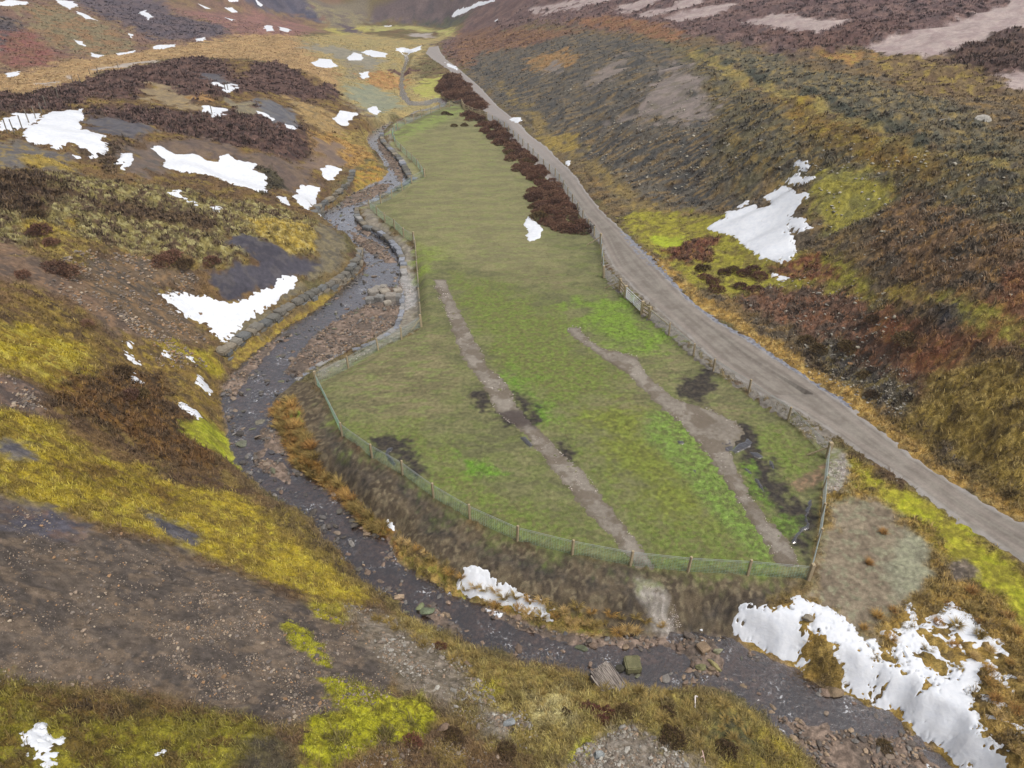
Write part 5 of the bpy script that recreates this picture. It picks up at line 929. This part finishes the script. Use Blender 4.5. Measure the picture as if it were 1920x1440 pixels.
fence('netting_fence', [(790,613),(786,560),(784,530),(779,468),(776,455)], 'fence seen end-on along the stream side of the field', step=3.0, strainers=(4,))
fence('netting_fence', [(776,455),(757,445),(740,429),(722,417),(693,392)], 'pale netting fence above the middle stone edging', step=3.0, green=True)
fence('netting_fence', [(693,392),(735,372),(772,344),(796,332)], 'netting fence above the stony ford', step=3.2, strainers=(3,), green=True)
fence('netting_fence', [(796,332),(782,311),(763,294),(743,274),(735,253),(745,241),(760,233),(791,220),(825,206),(843,201),(866,198)], 'far netting fence curving round the top left corner of the field', step=3.4, strainers=(10,), green=True)
def rail_fence(px, label, nrail=3, step=1.9):
    L = P(px); pts = resample(L, step); pts[:, 2] = gheight(pts[:, 0], pts[:, 1]); o0 = pts[0].copy(); root = empty('rail_fence', tuple(o0)); tag(root, label, 'fence')
    for p in pts:
        o = bpy.data.objects.new('post', ME_STRAIN); COL.objects.link(o); o.parent = root; o.location = tuple(p - o0); o.scale = (1, 1, .92)
    for i in range(nrail):
        h = [.35, .72, 1.08, 1.3][i]; link('rail', bars_mesh('rail', [(a - o0 + [0, 0, h], b - o0 + [0, 0, h], .05, .14) for a, b in zip(pts[:-1], pts[1:])]), M_WOOD, root)
rail_fence([(866,198),(871,207),(886,214),(900,218),(913,222)], 'pale timber rail fence across the top end of the field')
rail_fence([(1162,545),(1171,557)], 'short two-bay timber rails left of the steel gate', 3)
rail_fence([(1203,588),(1217,598)], 'short timber rails right of the steel gate', 3)
# galvanised field gate
g0, g1 = P([(1172, 558), (1203, 588)]); groot = empty('field_gate', tuple(g0)); tag(groot, 'galvanised steel field gate with seven bars beside the track', 'gate'); gd = g1 - g0; gd2 = gd.copy(); gd2[2] = 0; Lg = np.linalg.norm(gd2); u_ = gd2 / Lg
A_ = u_ * .16; B_ = u_ * (Lg - .18)
for h in (.15, .30, .44, .58, .74, .92, 1.16): link('bar', bars_mesh('bar', [(A_ + [0, 0, h], B_ + [0, 0, h], .026)]), M_STEEL, groot)
for p in (A_, B_): link('stile', bars_mesh('stile', [(p + [0, 0, .12], p + [0, 0, 1.18], .05)]), M_STEEL, groot)
link('brace', bars_mesh('brace', [((A_ + B_) / 2 + [0, 0, .15], (A_ + B_) / 2 + [0, 0, 1.16], .04)]), M_STEEL, groot)
for p in (g0, g1):
    o = bpy.data.objects.new('gate_post', ME_STRAIN); COL.objects.link(o); o.parent = groot; o.location = tuple(p - g0); o.scale = (1.35, 1.35, 1.0)
# old fence line on the left heap
fence('old_fence', [(15,252),(28,252),(42,242),(55,232),(68,224),(80,216),(88,203),(110,186)], 'leaning weathered fence posts crossing the snow on the left heap', netting=False, old=True, ht=1.35)
fence('old_fence', [(138,158),(150,152),(170,143),(185,140),(222,128)], 'faint old fence posts in the heather beyond the left snow', netting=False, old=True)
for i, ((px, py), lb) in enumerate([((423,170),'old fence post in the high snow wedge, left of two'),((428,170),'old fence post in the high snow wedge, right of two'),((398,215),'old post standing in the squarish snow patch'),((362,230),'lone old post in the heather below the squarish snow'),((382,228),'lone old post right under the squarish snow patch')]):
    p = P([(px, py)])[0]; o = link('old_post', ME_OLD, None, None, tuple(p)); o.scale = (1, 1, 1.1); tag(o, lb, 'post', 'old posts in the heather')
# bleached branch lying on the near bank
p = P([(1303, 1332)])[0]
tag(link('branch', bars_mesh('branch', [((0, 0, .06), (.1, .45, .1), .045), ((.1, .45, .1), (.12, .62, .2), .06), ((.12, .62, .2), (.22, .55, .24), .05)]), mat_plain('bleached_wood', (205, 196, 190), var=.1), None, tuple(p)), 'bleached white crooked stick on the near bank grass', 'stick')
p = P([(1322, 1432)])[0]
tag(link('branch', bars_mesh('branch', [((0, 0, .06), (-.02, .5, .14), .03), ((-.01, .3, .1), (-.16, .22, .1), .03)]), mat_plain('bleached_wood_b', (190, 160, 150), var=.1), None, tuple(p)), 'thin pinkish twig on the stones at the bottom edge', 'stick')

# ---------------------------------------------------------------- vegetation
def blades(X, Y, Zb, H, R, K, colr, lean=.7, wd=.035, cv=.35):
    """K single curved blades round each point, as one mesh"""
    n = len(X); k = rng.integers(max(1, K - 1), K + 2, n); I = np.repeat(np.arange(n), k); m = len(I)
    a = rng.random(m) * 6.283; r0 = R[I] * rng.random(m) ** .5 * .5; h = H[I] * rng.uniform(.55, 1.15, m); ln = lean * h * rng.uniform(.3, 1.3, m); w = wd * rng.uniform(.6, 1.4, m) * np.clip(np.hypot(X, Y)[I] / 38, .8, 5)
    bx = X[I] + np.cos(a) * r0; by = Y[I] + np.sin(a) * r0; bz = Zb[I] - .02; b2 = a + rng.normal(size=m) * .9; tx, ty = -np.sin(b2) * w / 2, np.cos(b2) * w / 2
    cx, cy = np.cos(b2), np.sin(b2)
    V = np.empty((m, 5, 3)); V[:, 0] = np.column_stack([bx - tx, by - ty, bz]); V[:, 1] = np.column_stack([bx + tx, by + ty, bz])
    V[:, 2] = np.column_stack([bx + cx * ln * .35 + tx * .8, by + cy * ln * .35 + ty * .8, bz + h * .62]); V[:, 3] = np.column_stack([bx + cx * ln * .35 - tx * .8, by + cy * ln * .35 - ty * .8, bz + h * .62])
    V[:, 4] = np.column_stack([bx + cx * ln, by + cy * ln, bz + h])
    Fc = (np.array([(0, 1, 2), (0, 2, 3), (3, 2, 4)])[None] + (np.arange(m) * 5)[:, None, None]).reshape(-1, 3)
    c = colr[I] * rng.uniform(1 - cv, 1 + cv * 1.5, (m, 1)); return V.reshape(-1, 3), Fc, np.repeat(c, 5, 0)
# ground-covering growth, spread evenly over what is seen
NT = 165000
sx = rng.uniform(-.86, .86, NT); yy = np.interp(rng.random(NT), np.linspace(0, 1, 400), np.interp(np.linspace(0, 1, 400) , np.linspace(0, 1, len(YR[(YR > 9.5) & (YR < 240)])), YR[(YR > 9.5) & (YR < 240)]))
xx = sx * (.839 * yy + 16.3); f_, r_, c_ = flds(xx, yy); am = gamp(xx, yy); gcl = gcolor(xx, yy); zz = gheight(xx, yy)
sn = np.full(NT, -9.)
for k_ in SNW:
    for pi, pl in enumerate(SNW[k_]):
        if not (k_ == 'bank' and pi == 4): sn = np.maximum(sn, poly_sd_box(xx, yy, pl, .6))
        else: sn = np.maximum(sn, poly_sd_box(xx, yy, pl, .6) - .35 * sstep(20, 25, xx))
ok = (am > .085) & (r_ < -.15) & (c_ < -.15) & (f_ < -.1) & (sn < -.1)
lum = gcl.mean(1); dark = lum < .085
for nm, msk, K, hh, le, wd, lb, cv in (('heather', ok & dark & (am > .2), 7, .8, .9, .05, 'dark brown heather and bilberry covering the heaps and hillsides', .45), ('moor_grass', ok & ~(dark & (am > .2)), 5, .85, .9, .032, 'rough straw and olive moor grass and moss on the slopes', .3)):
    I = np.nonzero(msk)[0]; g_ = gcl[I]; mossy = sstep(.80, .95, g_[:, 1] / g_[:, 0]) * (g_[:, 2] < g_[:, 1] * .5); H = (am[I] * hh + .06) * rng.uniform(.6, 1.3, len(I)) * (1 - .78 * mossy); gcl[I] = g_.mean(1, keepdims=True) + (g_ - g_.mean(1, keepdims=True)) * .86; V, Fc, c = blades(xx[I], yy[I], zz[I], H, .25 + am[I], K, gcl[I] * 1.3, le, wd, cv)
    tag(link(nm, new_mesh(nm, V, Fc, c), M_VEG), lb, nm.replace('_', ' '), kind='stuff')
# short pasture grass and clover in the field
q = rand_px(FIELD_PX, 60000, macro0); gs = np.maximum(poly_sd_box(q[:, 0], q[:, 1], GS1W, 1), poly_sd_box(q[:, 0], q[:, 1], GS2W, 1)); cc_ = gcolor(q[:, 0], q[:, 1]); grn = cc_[:, 1] / (cc_[:, 0] + .001)
I = (gs < -.05) & (rng.random(len(q)) < np.clip((grn - .95) * 1.6, .12, 1)); q = q[I]; cc_ = cc_[I]; c2 = cc_ * np.array([1.14, 1.0, 1.15]) * .98
V, Fc, c = blades(q[:, 0], q[:, 1], gheight(q[:, 0], q[:, 1]), np.full(len(q), .07), np.full(len(q), .12), 3, c2, 1.2, .035, .45)
tag(link('pasture_grass', new_mesh('pasture_grass', V, Fc, c), M_VEG), 'short green pasture grass growing patchily in the fenced field', 'grass', kind='stuff')

# individual tussocks of rush and grass
def tussock_mesh(seed, col, nb=150, H=.5, R=.42):
    st = rng.bit_generator.state; a = blades(np.zeros(nb), np.zeros(nb), np.zeros(nb), np.full(nb, H), np.full(nb, R), 1, np.tile(alb(col), (nb, 1)), 1.25, .035, .35); return new_mesh('grass_tussock', *a)
TGOLD = [tussock_mesh(i, c) for i, c in enumerate([(150, 118, 62), (142, 106, 56), (138, 118, 66), (164, 138, 88), (120, 102, 56)])]
def dot_spots(poly_px, n, mind):
    q = rand_px(poly_px, n * 8); out = []
    for p in q:
        if all((p[0] - o[0]) ** 2 + (p[1] - o[1]) ** 2 > mind * mind for o in out): out.append(p)
        if len(out) >= n: break
    return out
def plant(name, spots, meshes, smin, smax, label, cat, group, zs=1.0, sink=.04):
    for i, p in enumerate(spots):
        me = meshes[int(rng.integers(len(meshes)))]; o = bpy.data.objects.new(name, me); COL.objects.link(o)
        if not me.materials: me.materials.append(M_VEG)
        s = float(rng.uniform(smin, smax)); o.location = (p[0], p[1], float(gheight(p[0], p[1])) - sink); o.scale = (s, s, s * zs * rng.uniform(.8, 1.15)); o.rotation_euler = (rng.normal() * .08, rng.normal() * .08, rng.random() * 6.28)
        tag(o, label, cat, group)
plant('grass_tussock', dot_spots([(512,770),(545,750),(572,820),(610,880),(660,930),(715,985),(725,1000),(680,985),(640,935),(600,900),(560,878),(540,840),(518,800)], 120, .35), TGOLD[:3] + TGOLD[4:], .65, 1.1, 'orange rush tussock overhanging the water on the outer bank of the bend', 'tussock', 'orange tussocks on the outer bank of the stream bend')
plant('grass_tussock', dot_spots([(740,1010),(800,1045),(850,1080),(870,1110),(910,1135),(1000,1160),(1140,1190),(1260,1188),(1240,1165),(1110,1140),(1030,1125),(940,1110),(860,1075),(800,1035)], 70, .5), TGOLD[2:4] + TGOLD[:1], .5, .85, 'straw-coloured tussock on the low bank beside the lower snow patch', 'tussock', 'straw tussocks on the lower field bank')
plant('grass_tussock', dot_spots([(1640,1150),(1700,1110),(1760,1080),(1860,1130),(1918,1180),(1918,1430),(1900,1440),(1860,1340),(1800,1260),(1700,1200),(1700,1250),(1640,1250),(1600,1170)], 70, .8), TGOLD, .4, .75, 'gold-brown rush tussock growing through the thin snow on the right bank', 'tussock', 'rush tussocks in and around the big snowfield')
plant('grass_tussock', dot_spots([(760,1170),(900,1235),(1000,1260),(1100,1275),(1250,1300),(1380,1330),(1480,1430),(1350,1435),(1180,1340),(1000,1310),(880,1270),(700,1160)], 75, .6), [TGOLD[2], TGOLD[4]], .4, .7, 'rounded olive-brown tussock on the near bank in the foreground', 'tussock', 'olive-brown tussocks on the near bank')
for px, py, lb in ((1628, 1057, 'lone orange-red tuft in the middle of the bare grey pad'), (1656, 1000, 'small orange tuft near the top of the bare grey pad')):
    plant('grass_tussock', [P([(px, py)])[0][:2]], [TGOLD[1]], .5, .6, lb, 'tussock', None)
def bush_mesh(seed, col, n=1500):
    r = np.random.default_rng(seed); d = r.normal(size=(n, 3)); d[:, 2] = np.abs(d[:, 2]); d /= np.linalg.norm(d, axis=1)[:, None]
    lump = 1 + .35 * perlin(d[:, 0] * 2.2 + seed, d[:, 1] * 2.2 + d[:, 2], seed); rad = lump * r.uniform(.55, 1.0, n) ** .6; c = d * rad[:, None] * [1, 1, .62]
    t = d + r.normal(size=(n, 3)) * .6; t /= np.linalg.norm(t, axis=1)[:, None]; s = np.cross(t, r.normal(size=(n, 3))); s /= np.linalg.norm(s, axis=1)[:, None]; L = r.uniform(.08, .2, n)[:, None]; w = r.uniform(.025, .055, n)[:, None]
    V = np.stack([c - s * w, c + s * w, c + t * L], 1).reshape(-1, 3); base = alb(col) * r.uniform(.55, 1.5, (n, 1))
    return new_mesh('heather_bush', V, np.arange(3 * n).reshape(-1, 3), np.repeat(base, 3, 0))
BDARK = [bush_mesh(i, c) for i, c in enumerate([(96, 68, 54), (108, 78, 62), (88, 64, 52), (112, 84, 66)])]; BRED = [bush_mesh(20, (100, 64, 50)), bush_mesh(21, (92, 56, 46))]; BOLI = [bush_mesh(30, (92, 76, 48)), bush_mesh(31, (76, 60, 40))]
plant('heather_bush', dot_spots([(868,216),(890,214),(945,243),(990,291),(1040,342),(1096,425),(1100,438),(1075,440),(1040,432),(1008,410),(992,385),(990,362),(1003,342),(970,322),(940,275),(905,243),(880,226)], 170, .75), BDARK * 3 + BOLI[:1], .55, 1.3, 'dark brown heather bush in the dense belt between field and track', 'heather bush', 'heather bushes in the belt beside the track')
plant('heather_bush', dot_spots([(829,150),(848,142),(880,172),(912,203),(893,207),(868,194),(842,184),(829,176)], 45, 1.3), BDARK, 1.2, 2.0, 'dark heather bush in the clump beyond the timber rail fence', 'heather bush', 'heather bushes beyond the rail fence')
for nm, pts, ms, lo, hi, lb in (
  ('left', [(62,442),(92,455),(100,505),(40,520),(128,515),(75,436),(320,480),(345,497),(305,492),(395,490),(60,405),(240,745),(225,700),(260,740),(160,610)], BDARK + BOLI, .6, 1.1, 'dark heather bush standing alone among moss on the left slopes'),
  ('right', [(1322,520),(1335,530),(1358,512),(1375,508),(1395,514),(1412,508),(1425,520),(1388,540),(1405,545),(1342,545),(1318,505),(1420,545)], BDARK + BOLI, .6, 1.0, 'dark bush in the clumps below the hillside snow patch'),
  ('right2', [(1590,655),(1622,705),(1637,742),(1512,640),(1535,660),(1700,640),(1640,600)], BOLI, .5, 1.0, 'dark bush in the stony slope above the ditch'),
  ('near', [(850,1385),(945,1410),(1170,1340),(1250,1345),(1060,1340),(1260,1390),(1360,1410),(1660,1400)], BOLI, .35, .6, 'low dark brown bush in the foreground grass'),
  ('red', [(1128,1352),(1118,1335),(1165,1330),(1140,1340),(1100,1330),(770,1395),(825,1215)], BRED, .3, .5, 'low wine-red heather bush in the foreground grass'),
  ('field', [(835,214),(845,216),(871,236),(852,237)], BOLI, .5, .9, 'small dark bush alone in the top end of the field')):
    plant('heather_bush', [P([p])[0][:2] for p in pts], ms, lo, hi, lb, 'heather bush', lb.replace('dark', 'scattered dark') + 's' if False else 'scattered bushes, ' + nm.rstrip('2') + (' stony slope' if nm[-1] == '2' else ' side' if nm in ('left', 'right') else ''))

# ---------------------------------------------------------------- the damp air of the valley
hm = bpy.data.materials.new('haze'); hm.use_nodes = True; hn = hm.node_tree; hn.nodes.clear(); ho = hn.nodes.new('ShaderNodeOutputMaterial'); hv = hn.nodes.new('ShaderNodeVolumePrincipled')
hv.inputs['Density'].default_value = .0004; hv.inputs['Color'].default_value = (.86, .88, .95, 1); hv.inputs['Anisotropy'].default_value = .2; hn.links.new(hv.outputs[0], ho.inputs['Volume'])
hx0, hx1, hy0, hy1, hz0, hz1 = gx.min() - 20, gx.max() + 20, gy.min() - 20, gy.max() + 20, zg.min() - 1, max(zg.max(), CAMH) + 4
hV = [(x, y, z) for z in (hz0, hz1) for x, y in ((hx0, hy0), (hx1, hy0), (hx1, hy1), (hx0, hy1))]
tag(link('haze', new_mesh('haze', hV, [(3, 2, 1, 0), (4, 5, 6, 7), (0, 1, 5, 4), (1, 2, 6, 5), (2, 3, 7, 6), (3, 0, 4, 7)]), hm), 'thin pale damp haze filling the valley air', 'haze', kind='stuff')
